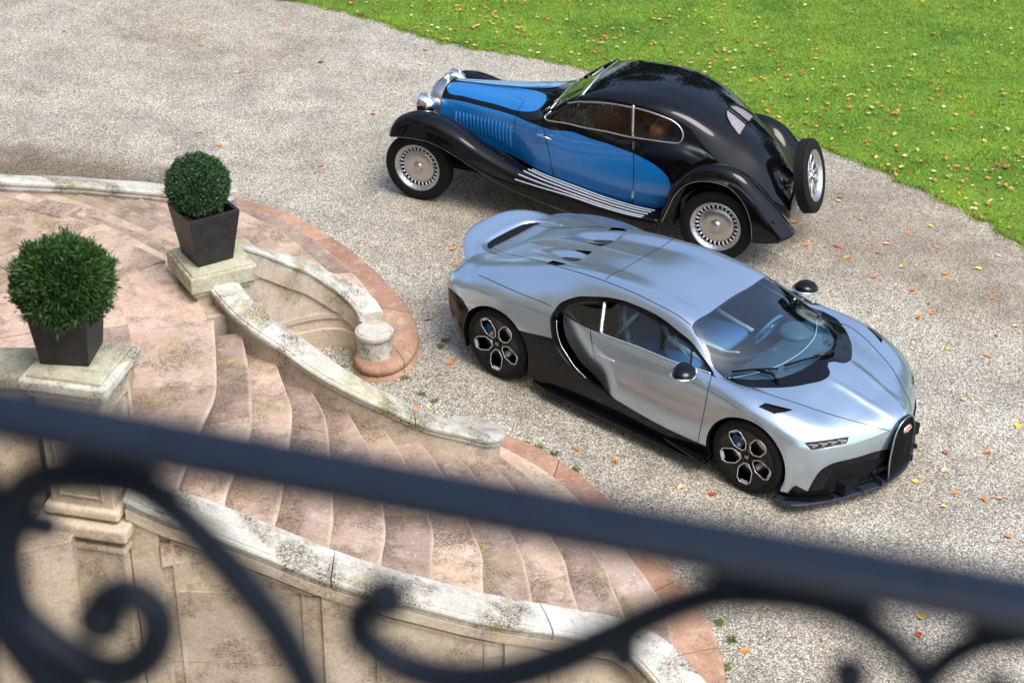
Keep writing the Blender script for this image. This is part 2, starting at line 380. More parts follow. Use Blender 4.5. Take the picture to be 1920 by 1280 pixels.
MOD=[[(-0.5, 0.93, 0.25), (-0.55, 0.9, 0.28), (-0.62, 0.85, 0.3), (-0.7, 0.72, 0.3), (-0.76, 0.55, 0.3), (-0.78, 0.45, 0.3), (-0.8, 0.35, 0.3), (-0.8, 0.18, 0.3), (-0.8, 0, 0.3)],
 [(-0.49, 0.94, 0.26), (-0.54, 0.93, 0.36), (-0.65, 0.9, 0.48), (-0.74, 0.78, 0.55), (-0.8, 0.6, 0.57), (-0.82, 0.48, 0.57), (-0.83, 0.38, 0.57), (-0.84, 0.19, 0.57), (-0.84, 0, 0.57)],
 [(-0.48, 0.95, 0.28), (-0.52, 0.95, 0.42), (-0.6, 0.93, 0.62), (-0.68, 0.87, 0.74), (-0.72, 0.72, 0.8), (-0.74, 0.55, 0.82), (-0.74, 0.38, 0.83), (-0.74, 0.2, 0.83), (-0.74, 0, 0.83)],
 [(-0.42, 0.97, 0.26), (-0.44, 0.985, 0.45), (-0.45, 0.98, 0.66), (-0.46, 0.91, 0.81), (-0.46, 0.76, 0.89), (-0.46, 0.58, 0.915), (-0.45, 0.41, 0.9), (-0.45, 0.2, 0.885), (-0.45, 0, 0.88)],
 [(0, 0.98, 0.2), (0, 1.0, 0.45), (0, 1.005, 0.7), (0, 0.95, 0.86), (0, 0.8, 0.955), (0, 0.62, 1.005), (0, 0.47, 1.02), (0, 0.24, 1.01), (0, 0, 1.01)],
 [(0.4, 0.96, 0.16), (0.42, 0.985, 0.4), (0.43, 0.975, 0.66), (0.44, 0.91, 0.84), (0.45, 0.8, 0.95), (0.45, 0.65, 1.05), (0.45, 0.51, 1.115), (0.45, 0.26, 1.1), (0.45, 0, 1.105)],
 [(0.9, 0.94, 0.15), (0.9, 0.97, 0.38), (0.9, 0.955, 0.62), (0.9, 0.91, 0.79), (0.9, 0.85, 0.87), (0.9, 0.7, 1.03), (0.9, 0.54, 1.165), (0.9, 0.28, 1.165), (0.9, 0, 1.18)],
 [(1.4, 0.94, 0.15), (1.4, 0.97, 0.36), (1.4, 0.96, 0.6), (1.4, 0.92, 0.79), (1.4, 0.87, 0.86), (1.4, 0.68, 1.06), (1.4, 0.565, 1.17), (1.4, 0.3, 1.19), (1.4, 0, 1.2)],
 [(1.84, 0.95, 0.15), (1.84, 0.98, 0.36), (1.84, 0.965, 0.6), (1.84, 0.925, 0.79), (1.84, 0.875, 0.865), (1.84, 0.7, 1.0), (1.84, 0.585, 1.105), (1.84, 0.3, 1.118), (1.84, 0, 1.125)],
 [(2.25, 0.95, 0.16), (2.25, 0.98, 0.36), (2.25, 0.965, 0.6), (2.25, 0.925, 0.79), (2.25, 0.85, 0.865), (2.25, 0.75, 0.872), (2.27, 0.7, 0.865), (2.3, 0.36, 0.975), (2.32, 0, 1.005)],
 [(2.7, 0.95, 0.16), (2.7, 0.985, 0.4), (2.7, 0.985, 0.66), (2.7, 0.94, 0.78), (2.7, 0.85, 0.835), (2.7, 0.75, 0.845), (2.7, 0.64, 0.84), (2.7, 0.35, 0.875), (2.7, 0, 0.915)],
 [(3.0, 0.955, 0.17), (3.0, 0.97, 0.4), (3.0, 0.955, 0.6), (3.02, 0.9, 0.7), (3.02, 0.81, 0.765), (3.02, 0.7, 0.79), (3.0, 0.58, 0.795), (3.0, 0.3, 0.83), (3.0, 0, 0.855)],
 [(3.07, 0.94, 0.17), (3.1, 0.945, 0.38), (3.13, 0.91, 0.52), (3.18, 0.85, 0.62), (3.22, 0.76, 0.67), (3.25, 0.65, 0.7), (3.28, 0.5, 0.715), (3.3, 0.25, 0.745), (3.3, 0, 0.765)],
 [(3.1, 0.93, 0.17), (3.15, 0.92, 0.36), (3.19, 0.87, 0.47), (3.27, 0.79, 0.53), (3.34, 0.68, 0.56), (3.4, 0.56, 0.58), (3.46, 0.42, 0.595), (3.55, 0.21, 0.63), (3.59, 0, 0.66)],
 [(3.12, 0.92, 0.16), (3.17, 0.9, 0.3), (3.22, 0.85, 0.36), (3.3, 0.77, 0.37), (3.37, 0.66, 0.37), (3.43, 0.55, 0.37), (3.49, 0.41, 0.37), (3.56, 0.2, 0.38), (3.6, 0, 0.38)],
 [(3.12, 0.91, 0.15), (3.18, 0.88, 0.15), (3.23, 0.83, 0.15), (3.3, 0.75, 0.15), (3.37, 0.65, 0.15), (3.42, 0.54, 0.15), (3.48, 0.4, 0.15), (3.54, 0.2, 0.15), (3.57, 0, 0.15)]]
VIN=[[(-0.66, 0.24, 0.4), (-0.66, 0.26, 0.42), (-0.66, 0.27, 0.44), (-0.66, 0.27, 0.46), (-0.66, 0.26, 0.47), (-0.66, 0.23, 0.485), (-0.66, 0.13, 0.5), (-0.66, 0, 0.51)],
 [(-0.63, 0.32, 0.41), (-0.63, 0.345, 0.45), (-0.63, 0.35, 0.49), (-0.63, 0.34, 0.53), (-0.63, 0.32, 0.57), (-0.63, 0.28, 0.61), (-0.63, 0.15, 0.65), (-0.63, 0, 0.66)],
 [(-0.52, 0.4, 0.42), (-0.52, 0.43, 0.47), (-0.52, 0.44, 0.54), (-0.52, 0.425, 0.61), (-0.52, 0.395, 0.68), (-0.52, 0.34, 0.75), (-0.52, 0.19, 0.81), (-0.52, 0, 0.825)],
 [(-0.35, 0.48, 0.4), (-0.35, 0.52, 0.52), (-0.35, 0.53, 0.63), (-0.35, 0.51, 0.73), (-0.35, 0.46, 0.83), (-0.35, 0.385, 0.925), (-0.35, 0.21, 1.01), (-0.35, 0, 1.03)],
 [(-0.08, 0.54, 0.38), (-0.08, 0.6, 0.58), (-0.08, 0.61, 0.75), (-0.08, 0.59, 0.9), (-0.08, 0.53, 1.02), (-0.08, 0.44, 1.12), (-0.08, 0.23, 1.22), (-0.08, 0, 1.24)],
 [(0.2, 0.57, 0.37), (0.2, 0.64, 0.6), (0.2, 0.65, 0.82), (0.2, 0.63, 1.03), (0.2, 0.59, 1.2), (0.2, 0.52, 1.3), (0.2, 0.27, 1.39), (0.2, 0, 1.41)],
 [(0.45, 0.59, 0.36), (0.45, 0.66, 0.58), (0.45, 0.675, 0.82), (0.45, 0.65, 1.11), (0.45, 0.61, 1.34), (0.45, 0.555, 1.43), (0.45, 0.29, 1.505), (0.45, 0, 1.525)],
 [(0.7, 0.6, 0.36), (0.7, 0.67, 0.57), (0.7, 0.69, 0.8), (0.7, 0.665, 1.13), (0.7, 0.62, 1.45), (0.7, 0.565, 1.515), (0.7, 0.28, 1.575), (0.7, 0, 1.59)],
 [(1.05, 0.6, 0.36), (1.05, 0.67, 0.56), (1.05, 0.69, 0.8), (1.05, 0.665, 1.13), (1.05, 0.61, 1.49), (1.05, 0.555, 1.545), (1.05, 0.28, 1.595), (1.05, 0, 1.61)],
 [(1.6, 0.6, 0.38), (1.6, 0.66, 0.58), (1.6, 0.68, 0.8), (1.6, 0.655, 1.13), (1.6, 0.6, 1.44), (1.6, 0.56, 1.475), (1.6, 0.28, 1.51), (1.6, 0, 1.52)],
 [(1.98, 0.57, 0.4), (1.98, 0.635, 0.6), (1.98, 0.658, 0.8), (1.98, 0.655, 1.0), (1.98, 0.63, 1.185), (1.98, 0.58, 1.223), (1.98, 0.28, 1.25), (1.98, 0, 1.265)],
 [(2.06, 0.56, 0.4), (2.06, 0.625, 0.6), (2.06, 0.65, 0.8), (2.06, 0.645, 1.0), (2.06, 0.612, 1.155), (2.06, 0.55, 1.192), (2.06, 0.26, 1.235), (2.06, 0, 1.25)],
 [(2.42, 0.48, 0.42), (2.42, 0.52, 0.62), (2.42, 0.54, 0.82), (2.42, 0.53, 1.0), (2.42, 0.49, 1.1), (2.42, 0.39, 1.16), (2.42, 0.2, 1.2), (2.42, 0, 1.22)],
 [(2.855, 0.38, 0.45), (2.855, 0.41, 0.65), (2.855, 0.42, 0.85), (2.855, 0.41, 1.0), (2.855, 0.37, 1.085), (2.855, 0.29, 1.13), (2.855, 0.15, 1.165), (2.855, 0, 1.18)],
 [(3.3, 0.3, 0.45), (3.3, 0.31, 0.65), (3.3, 0.32, 0.85), (3.3, 0.3, 1.0), (3.3, 0.265, 1.065), (3.3, 0.2, 1.11), (3.3, 0.1, 1.14), (3.3, 0, 1.155)],
 [(3.37, 0.29, 0.45), (3.37, 0.3, 0.65), (3.37, 0.31, 0.85), (3.37, 0.29, 1.0), (3.37, 0.255, 1.06), (3.37, 0.195, 1.105), (3.37, 0.1, 1.135), (3.37, 0, 1.15)]]
MR={'c_inner': [(1.736, -0.838), (1.743, -0.896), (1.785, -0.984), (1.855, -1.067), (1.946, -1.13), (2.037, -1.184), (2.156, -1.223)],
 'c_outer': [(3.415, -0.736), (3.268, -0.638), (3.079, -0.604), (2.876, -0.604), (2.645, -0.589), (2.428, -0.589), (2.267, -0.585), (2.072, -0.599), (1.876, -0.648), (1.778, -0.701), (1.701, -0.775),
             (1.687, -0.843), (1.687, -0.926), (1.715, -0.979), (1.764, -1.057), (1.834, -1.12), (1.939, -1.179), (2.065, -1.223), (2.156, -1.242), (2.295, -1.257), (2.379, -1.271)],
 'cowl': [(3.471, -0.658), (3.618, -0.609), (3.702, -0.526), (3.786, -0.468), (3.877, -0.404), (3.961, -0.341), (4.024, -0.278), (4.08, -0.205), (4.101, -0.136), (4.08, -0.078), (4.031, -0.044)],
 'deck_cross': [(0.679, -0.487), (0.644, -0.258), (0.623, -0.058)],
 'door_bottom': [(2.379, -1.271), (2.519, -1.286), (2.736, -1.306), (3.044, -1.325), (3.394, -1.325), (3.485, -1.33)],
 'door_front': [(3.373, -0.755), (3.394, -0.823), (3.422, -0.979), (3.415, -1.164), (3.394, -1.325)],
 'door_rear': [(2.1, -0.814), (2.163, -0.96), (2.232, -1.057), (2.309, -1.14), (2.372, -1.213), (2.379, -1.271)],
 'frit': [(3.394, -0.502), (3.485, -0.453), (3.583, -0.414), (3.695, -0.341), (3.758, -0.205), (3.779, -0.102)],
 'front_low': [(4.458, -1.398), (4.829, -1.189), (4.857, -1.047), (4.773, -0.994), (4.696, -0.94), (4.654, -0.877), (4.633, -0.779), (4.64, -0.56), (4.647, -0.375), (4.675, -0.17)],
 'glass': [(1.75, -0.818), (1.757, -0.765), (1.827, -0.701), (1.946, -0.648), (2.086, -0.619), (2.288, -0.609), (2.47, -0.619), (2.673, -0.624), (2.897, -0.633), (3.1, -0.643), (3.233, -0.658),
           (3.352, -0.726), (3.156, -0.755), (3.002, -0.77), (2.61, -0.775), (2.218, -0.794)],
 'handle': [(2.212, -1.008), (2.435, -1.008)],
 'headlight': [(4.332, -0.896), (4.416, -0.731), (4.472, -0.565), (4.514, -0.628), (4.493, -0.794), (4.437, -0.921), (4.374, -0.911)],
 'hood_seam': [(3.632, -0.492), (3.73, -0.565), (3.905, -0.546), (4.073, -0.511), (4.206, -0.482), (4.311, -0.448), (4.409, -0.39), (4.493, -0.317), (4.549, -0.219)],
 'hood_vent': [(3.891, -0.74), (4.087, -0.633), (4.052, -0.74), (3.996, -0.818), (3.863, -0.833)],
 'intake': [(4.696, -0.799), (4.675, -0.633), (4.696, -0.424), (4.738, -0.18), (4.878, -0.502), (4.857, -0.872), (4.773, -0.857)],
 'pillar_front': [(3.065, -0.643), (3.156, -0.755)],
 'pillar_rear': [(2.1, -0.624), (2.212, -0.794)],
 'rear_corner': [(0.525, -1.038), (0.693, -1.067), (0.798, -1.14)],
 'rear_low': [(1.365, -1.125), (1.484, -1.106), (1.764, -1.057)],
 'roof_cross': [(1.988, -0.487), (1.974, -0.229), (1.988, -0.005)],
 'shoulder': [(0.756, -0.843), (1.064, -0.852), (1.372, -0.857), (1.624, -0.843)],
 'vent_a': [(1.274, -0.502), (1.281, -0.414), (1.477, -0.434), (1.386, -0.497)],
 'vent_b': [(1.26, -0.097), (1.456, -0.063), (1.477, -0.141)],
 'ws': [(2.946, -0.024), (2.953, -0.273), (2.953, -0.468), (2.96, -0.502), (3.016, -0.521), (3.219, -0.511), (3.471, -0.658)]}
VR={'blue_side': [(4.38, 0.488), (4.126, 0.504), (3.854, 0.504), (3.499, 0.508), (3.15, 0.528), (2.802, 0.627), (2.466, 0.695), (2.231, 0.699), (1.971, 0.723), (1.775, 0.751), (1.648, 0.783),
               (1.559, 0.827), (1.496, 0.899), (1.496, 0.991), (1.547, 1.079), (1.61, 1.143), (1.711, 1.195)],
 'blue_side_low': [(4.373, 0.867), (4.171, 0.931), (3.765, 0.983), (3.416, 0.995), (3.169, 1.015), (2.947, 1.063), (2.77, 1.119), (2.542, 1.183), (2.345, 1.195)],
 'blue_top': [(4.373, 0.432), (4.399, 0.104), (4.164, 0.028), (3.904, 0.008), (3.638, 0.016), (3.397, 0.044), (3.245, 0.088), (3.163, 0.18), (3.137, 0.304), (3.207, 0.404), (3.41, 0.46),
              (3.746, 0.452), (4.114, 0.452)],
 'door_front': [(3.061, 0.4), (2.998, 0.615), (2.922, 0.819), (2.859, 1.091)],
 'door_rear': [(1.946, 0.655), (1.914, 0.875), (1.933, 1.183)],
 'far_rear_glass': [(1.065, -0.1), (1.058, -0.268), (1.014, -0.376), (0.875, -0.044)],
 'glass_side': [(2.979, 0.508), (2.954, 0.412), (2.84, 0.408), (2.7, 0.468), (2.561, 0.492), (2.39, 0.504), (2.155, 0.488), (1.997, 0.496), (1.832, 0.492), (1.686, 0.472), (1.572, 0.452),
                (1.489, 0.46), (1.432, 0.496), (1.42, 0.548), (1.451, 0.608), (1.648, 0.631), (1.959, 0.639), (2.237, 0.639), (2.605, 0.631)],
 'handle': [(3.023, 0.651), (2.909, 0.671)],
 'louver': [(4.24, 0.723), (3.435, 0.647), (3.423, 0.919), (4.221, 0.891)],
 'rear_glass': [(1.046, 0.192), (1.071, 0.084), (1.027, 0.012), (0.881, 0.024), (0.887, 0.244)],
 'wpillar': [(1.99, 0.496), (1.959, 0.639)],
 'ws': [(3.093, 0.36), (2.592, 0.44)]}
LEAVES=[(-3.299, 22.199), (-3.672, 20.367), (-4.315, 21.351), (-3.615, 20.407), (-3.812, 18.419), (-3.525, 18.038), (-2.253, 17.519), (0.419, 23.455), (-1.244, 21.303), (-1.271, 20.769), (-1.84, 22.21),
 (-1.65, 15.617), (-0.838, 14.003), (-0.557, 18.356), (-0.585, 13.193), (-0.637, 15.497), (-0.578, 15.141), (-0.538, 15.574), (1.441, 11.282), (1.695, 11.184), (0.908, 11.647), (0.584, 11.838),
 (3.425, 11.427), (3.77, 11.857), (3.719, 11.6), (3.723, 11.268), (4.073, 11.204), (4.135, 11.22), (3.951, 11.177), (3.593, 11.077), (4.022, 10.68), (3.608, 12.2), (4.156, 14.31), (4.181, 14.505),
 (4.117, 12.722), (4.181, 13.621), (4.014, 14.209), (3.732, 15.048), (4.285, 16.037), (4.024, 15.876), (3.992, 15.8), (3.527, 15.477), (3.859, 15.598), (3.453, 15.717), (3.121, 15.741),
 (3.824, 16.38), (4.559, 16.24), (4.516, 15.734), (4.477, 15.134), (4.063, 14.777), (1.744, 9.251), (1.588, 9.053), (3.117, 9.671), (4.707, 13.891), (4.948, 14.085), (4.522, 13.505), (4.51, 12.297),
 (4.133, 11.869), (3.056, 9.469), (-0.851, 12.451), (0.745, 10.358), (-1.772, 19.069), (-6.266, 21.769), (-4.98, 19.523), (2.692, 13.134), (4.845, 14.639), (4.856, 15.266), (4.055, 15.294),
 (5.138, 15.575), (-0.034, 17.351), (-0.324, 15.364), (3.675, 16.912), (3.643, 16.829), (3.074, 16.272)]
WEEDS=[(-1.135, 12.53), (-0.987, 12.916), (-0.814, 12.648), (-0.688, 12.545), (0.132, 11.889), (0.247, 11.827), (0.384, 11.734), (-0.684, 13.501), (1.592, 9.562), (1.66, 9.372), (1.591, 9.081), (-0.638, 13.602), (-2.606, 20.781), (1.73, 9.926), (0.563, 11.517), (-1.328, 12.998), (-1.581, 13.064)]
RAIL_A=(-0.3909, 1.0566, 7.4)
RAIL_D=(0.9627, -0.2706, 0.0)
SCROLLS={'arc_center': ([(0.31, 7.294), (0.301, 7.289), (0.289, 7.272), (0.289, 7.256), (0.298, 7.245), (0.319, 7.232), (0.357, 7.228), (0.401, 7.24), (0.447, 7.27), (0.488, 7.305), (0.517, 7.331),
                 (0.546, 7.352), (0.571, 7.365)],
                0.0127),
 'arc_edge': ([(-0.038, 7.339), (-0.028, 7.3), (-0.027, 7.246), (-0.025, 7.196), (-0.008, 7.162), (0.012, 7.123), (0.027, 7.085)], 0.0194),
 'arc_far_right': ([(0.706, 7.312), (0.713, 7.331), (0.724, 7.349), (0.741, 7.364), (0.777, 7.378)], 0.0098),
 'arc_left': ([(0.142, 7.345), (0.108, 7.358), (0.077, 7.357), (0.038, 7.349), (0.011, 7.329), (-0.008, 7.293), (-0.021, 7.247), (-0.019, 7.203), (0.004, 7.177), (0.037, 7.159), (0.068, 7.155),
               (0.096, 7.175), (0.114, 7.208), (0.111, 7.235), (0.091, 7.246), (0.07, 7.235), (0.06, 7.217), (0.063, 7.212)],
              0.0146),
 'arc_mid': ([(0.108, 7.36), (0.139, 7.34), (0.166, 7.314), (0.194, 7.28), (0.22, 7.242), (0.241, 7.195), (0.256, 7.155)], 0.0125),
 'arc_right': ([(0.524, 7.338), (0.546, 7.352), (0.594, 7.366), (0.632, 7.368), (0.661, 7.359), (0.682, 7.345), (0.702, 7.324), (0.714, 7.294)], 0.01),
 'bulb_far': ([(0.754, 7.325), (0.762, 7.298)], 0.0088),
 'bulb_right': ([(0.656, 7.312), (0.659, 7.279)], 0.0105),
 'curl_left': ([(-0.014, 7.281), (0.004, 7.294), (0.024, 7.298)], 0.0094),
 'drop': ([(0.492, 7.305), (0.497, 7.278)], 0.0117)}

# ------------------------------------------------------------------ body surfaces from control nets
def resample(P, step, closed=True):
    P = [np.array(p, float) for p in P]; out = []; n = len(P)
    for i in range(n if closed else n-1):
        a, b = P[i], P[(i+1) % n]; L = np.linalg.norm(b-a)
        if L < 1e-6: continue
        k = max(1, int(math.ceil(L/step))); out += [a+(b-a)*j/k for j in range(k)]
    if not closed: out.append(P[-1])
    return out
def cat(P, n=None, closed=False):            # smooth a 2D polyline
    n = n or len(P)*5
    return [tuple(p) for p in smooth_path(P, n, closed)]
def inpoly(P, poly):
    x, y = P[:, 0], P[:, 1]; q = np.array(poly); c = np.zeros(len(P), bool); n = len(q)
    for i in range(n):
        x1, y1 = q[i]; x2, y2 = q[(i+1) % n]
        if y1 == y2: continue
        k = ((y1 > y) != (y2 > y)) & (x < (x2-x1)*(y-y1)/(y2-y1)+x1); c ^= k
    return c
def outward(S, U, W, P):
    n = S.normal(U, W)
    ref = P - np.stack([np.clip(P[:, 0], S.P[..., 0].min()+.5, S.P[..., 0].max()-.5), 0*P[:, 1], 0*P[:, 2]+.45], -1)
    sg = np.sign((n*ref).sum(1)); sg[sg == 0] = 1; return n*sg[:, None]
def body_regions(S, regions, spacing):
    # regions: [(key, polygon in (u, w))] in priority order; returns key -> (UW vertices, triangles)
    K = S.K(); u0, u1 = S.ku[0], S.ku[-1]
    pts = []; edges = []
    def addpoly(P):
        n0 = len(pts); P = resample(P, spacing*.8)
        for p in P: pts.append((min(max(p[0], u0), u1), min(max(p[1], -K), K)))
        for i in range(len(P)): edges.append((n0+i, n0+(i+1) % len(P)))
    addpoly([(u0, -K), (u1, -K), (u1, K), (u0, K)])
    for k, P in regions: addpoly(P)
    kd = KDTree(len(pts))
    for i, p in enumerate(pts): kd.insert((p[0], p[1], 0), i)
    kd.balance(); nb = len(pts)
    nu = int((u1-u0)/spacing); nw = int(2*K/spacing)
    for i in range(1, nu):
        for j in range(1, nw):
            p = (u0+(u1-u0)*(i+(.5 if j % 2 else 0))/nu, -K+2*K*j/nw)
            if kd.find((p[0], p[1], 0))[2] > spacing*.55: pts.append(p)
    vo, _, fo, _, _, _ = delaunay_2d_cdt([Vector(p) for p in pts], edges, [], 0, 1e-5)
    V = np.array([(v.x, v.y) for v in vo]); F = np.array([tuple(f) for f in fo]); Cn = V[F].mean(1)
    lab = np.full(len(F), -1)
    for i, (k, P) in enumerate(regions):
        ins = inpoly(Cn, P) & (lab < 0); lab[ins] = i
    res = {}
    for i, (k, P) in list(enumerate(regions))+[(-1, ('_rest', None))]:
        f = F[lab == i]
        if len(f) == 0: continue
        used, inv = np.unique(f, return_inverse=True); key = k
        res.setdefault(key, []).append((V[used], inv.reshape(-1, 3)))
    return res
def surf_object(name, S, UW, F, mat, parent, disp=None, off=0.0):
    U, W = UW[:, 0], UW[:, 1]; P = S(U, W); N = outward(S, U, W, P)
    if off: P = P+N*off
    if disp is not None:
        e = 6e-3
        P = disp(P, U, W, N)
        a = disp(S(U+e, W), U+e, W, N)-disp(S(U-e, W), U-e, W, N); b = disp(S(U, W+e), U, W+e, N)-disp(S(U, W-e), U, W-e, N)
        n2 = np.cross(a, b); n2 /= np.linalg.norm(n2, axis=1)[:, None]+1e-12; n2 *= np.sign((n2*N).sum(1))[:, None]; N = n2
    a, b, c = P[F[:, 0]], P[F[:, 1]], P[F[:, 2]]; fn = np.cross(b-a, c-a); flip = (fn*N[F].mean(1)).sum(1) < 0
    F = F.copy(); F[flip] = F[flip][:, ::-1]
    ok = np.linalg.norm(fn, axis=1) > 1e-9; F = F[ok]
    me = mesh(name, P, F, True); me.normals_split_custom_set_from_vertices([tuple(n) for n in N])
    return ob(name, me, mat, parent)
def strip(name, S, path, width, off, mat, parent, side=1, step=.02):
    P2 = np.array(resample([(p[0], p[1]*side) for p in path], step, False)); P = S(P2[:, 0], P2[:, 1]); N = outward(S, P2[:, 0], P2[:, 1], P)
    T = np.gradient(P, axis=0); T /= np.linalg.norm(T, axis=1)[:, None]+1e-9; B = np.cross(N, T)
    V = []; F = []
    for p, n, b in zip(P, N, B): V += [p+n*off+b*width/2, p+n*(off+width*.15), p+n*off-b*width/2]
    for i in range(len(P)-1):
        F += [(3*i, 3*i+1, 3*i+4, 3*i+3), (3*i+1, 3*i+2, 3*i+5, 3*i+4)]
    return mk(name, (V, F), mat, parent, True)
def surf_tube(name, S, path, r, off, mat, parent, side=1, closed=False, step=.02, n=6):
    P2 = np.array(resample([(p[0], p[1]*side) for p in path], step, closed)); P = S(P2[:, 0], P2[:, 1]); N = outward(S, P2[:, 0], P2[:, 1], P)
    return mk(name, tube(P+N*off, r, n, closed), mat, parent, True)
def mir(P): return [(p[0], -p[1]) for p in P]
def loft(name, net, mat, parent, side=1, nu=60, nw=24, thick=0, crease_v=(), flip=False):
    S = Surf(net, (), crease_v); K = S.K(); u = np.linspace(0, S.ku[-1], nu); w = np.linspace(-K, 0, nw)
    U, W = np.meshgrid(u, w, indexing='ij'); P = S(U.ravel(), np.abs(W.ravel())); P[:, 1] *= side
    F = []
    for i in range(nu-1):
        for j in range(nw-1):
            q = (i*nw+j, (i+1)*nw+j, (i+1)*nw+j+1, i*nw+j+1); F.append(q if (side > 0) != flip else q[::-1])
    o = mk(name, (P, F), mat, parent, True)
    if thick: s = o.modifiers.new('thickness', 'SOLIDIFY'); s.thickness = thick; s.offset = 0
    return o
def fixn(o):
    import bmesh
    bm = bmesh.new(); bm.from_mesh(o.data); bmesh.ops.recalc_face_normals(bm, faces=bm.faces); bm.to_mesh(o.data); bm.free()

# ------------------------------------------------------------------ ground, lawn
def ground():
    V = [(-150, -60, 0), (150, -60, 0), (150, 240, 0), (-150, 240, 0)]
    tag(mk('gravel_drive', (V, [(0, 1, 2, 3)]), MT['gravel']), kind='structure')
    edge = [(-14, 27.2), (-8, 25.4), (-3.36, 23.25), (-2.04, 22.42), (-0.8, 21.53), (0.22, 21.08), (0.99, 20.63), (2.25, 19.68), (3.68, 18.34), (4.27, 17.68), (4.79, 16.92), (5.19, 16.33), (5.48, 15.83), (6.2, 14.2), (6.8, 12), (7.2, 9), (7.3, 0), (7.3, -20)]
    e = smooth_path(edge, 400); jit = np.array([(math.sin(i*1.7)*.02+math.sin(i*.31)*.03+random.gauss(0, .03)) for i in range(400)])
    T = np.gradient(e, axis=0); T /= np.linalg.norm(T, axis=1)[:, None]; Nn = np.stack([-T[:, 1], T[:, 0]], -1); e = e+Nn*jit[:, None]
    poly = [tuple(p) for p in e]+[(140, -20), (140, 230), (-60, 230), (-60, 60)]
    tag(mk('lawn', prism(poly, -.02, .010), MT['lawn']), kind='structure')
    # blades
    n = 260000
    x = rng.uniform(-5, 9.5, n*3); y = rng.uniform(14, 29.5, n*3)
    C3 = np.stack([x, y], -1); ins = inpoly(C3, poly)
    w_ = (np.abs(x) < y*.36+.5); C3 = C3[ins & w_][:n]
    ei = rng.integers(60, 330, 26000); fr_ = rng.random(26000)[:, None]; ed = e[ei]*(1-fr_)+e[ei+1]*fr_-Nn[ei]*np.abs(rng.normal(0, .045, 26000))[:, None]*np.where(rng.random(26000)<.5, 1, -.6)[:, None]
    C3 = np.vstack([C3, ed]); x, y = C3[:, 0], C3[:, 1]; n = len(x)
    tuft = np.sin(x*3.1+np.sin(y*2.3)*2)*np.sin(y*2.7+x)*.5+.5
    h = (.014+.022*rng.random(n))*(.75+.5*tuft); a = rng.uniform(0, 2*np.pi, n); lean = rng.normal(0, .02, (n, 2)); wd = .0045+.004*rng.random(n)
    dx, dy = np.cos(a)*wd, np.sin(a)*wd; V = np.empty((n, 3, 3))
    V[:, 0] = np.stack([x-dx, y-dy, np.full(n, .008)], -1); V[:, 1] = np.stack([x+dx, y+dy, np.full(n, .008)], -1); V[:, 2] = np.stack([x+lean[:, 0], y+lean[:, 1], .008+h], -1)
    me = bpy.data.meshes.new('grass'); me.vertices.add(3*n); me.vertices.foreach_set('co', V.ravel()); me.loops.add(3*n); me.loops.foreach_set('vertex_index', np.arange(3*n))
    me.polygons.add(n); me.polygons.foreach_set('loop_start', np.arange(0, 3*n, 3)); me.polygons.foreach_set('loop_total', np.full(n, 3)); me.update(calc_edges=True)
    tag(ob('grass', me, MT['blade']), 'short vivid green lawn grass beyond the curved gravel edge', 'grass', kind='stuff')
    return poly
LAWN = ground()

# ------------------------------------------------------------------ curved double staircase
O2 = np.array([-1.825, 11.79]); E1 = np.array([math.cos(R(30)), math.sin(R(30))]); E2 = np.array([-E1[1], E1[0]])
RISE = .148
def Z(i): return .14+(11-i)*RISE
def wp(s, t, z=0.0, side=1):
    p = O2+s*E1+t*side*E2; return (p[0], p[1], z)
NL = [
 [(-0.84, -0.56), (-1.07, -1.22), (-1.21, -1.56), (-1.42, -1.87), (-1.79, -2.45), (-1.95, -2.75)],
 [(-0.66, -0.67), (-0.82, -1.23), (-0.93, -1.52), (-1.1, -1.92), (-1.49, -2.49), (-1.62, -2.80)],
 [(-0.5, -0.94), (-0.58, -1.31), (-0.68, -1.66), (-1.14, -2.55), (-1.26, -2.75), (-1.38, -2.98)],
 [(-0.32, -1.15), (-0.35, -1.42), (-0.45, -1.77), (-0.81, -2.66), (-0.92, -2.87), (-1.10, -3.18)],
 [(-0.11, -1.36), (-0.15, -1.68), (-0.19, -1.95), (-0.47, -2.76), (-0.65, -3.08), (-0.80, -3.36)],
 [(0.13, -1.48), (0.08, -1.95), (-0.11, -2.76), (-0.26, -3.06), (-0.48, -3.50)],
 [(0.39, -1.57), (0.36, -1.97), (0.17, -2.94), (0.02, -3.27), (-0.16, -3.62)],
 [(0.64, -1.63), (0.65, -1.98), (0.51, -2.89), (0.4, -3.23), (0.20, -3.70)],
 [(0.91, -1.57), (0.95, -1.96), (0.85, -2.92), (0.71, -3.32), (0.55, -3.78)],
 [(1.16, -1.46), (1.22, -1.96), (1.16, -2.98), (1.06, -3.35), (0.90, -3.86)],
 [(1.26, -1.10), (1.36, -1.24), (1.52, -1.97), (1.43, -3.33), (1.19, -3.96), (1.08, -4.2)]]
NL = [smooth_path(p, 25) for p in NL]
BASE = [(1.02, -1.06), (.94, -.88), (.95, -.70), (1.08, -.60), (1.26, -.60), (1.48, -.74), (1.66, -0.99), (1.79, -1.38), (1.86, -1.95), (1.85, -2.7), (1.74, -3.50), (1.60, -3.97), (1.42, -4.3), (1.25, -4.6)]
def extend(p, a, b):
    p = p.copy(); d0 = p[0]-p[1]; d1 = p[-1]-p[-2]; p[0] = p[0]+d0/np.linalg.norm(d0)*a; p[-1] = p[-1]+d1/np.linalg.norm(d1)*b; return p
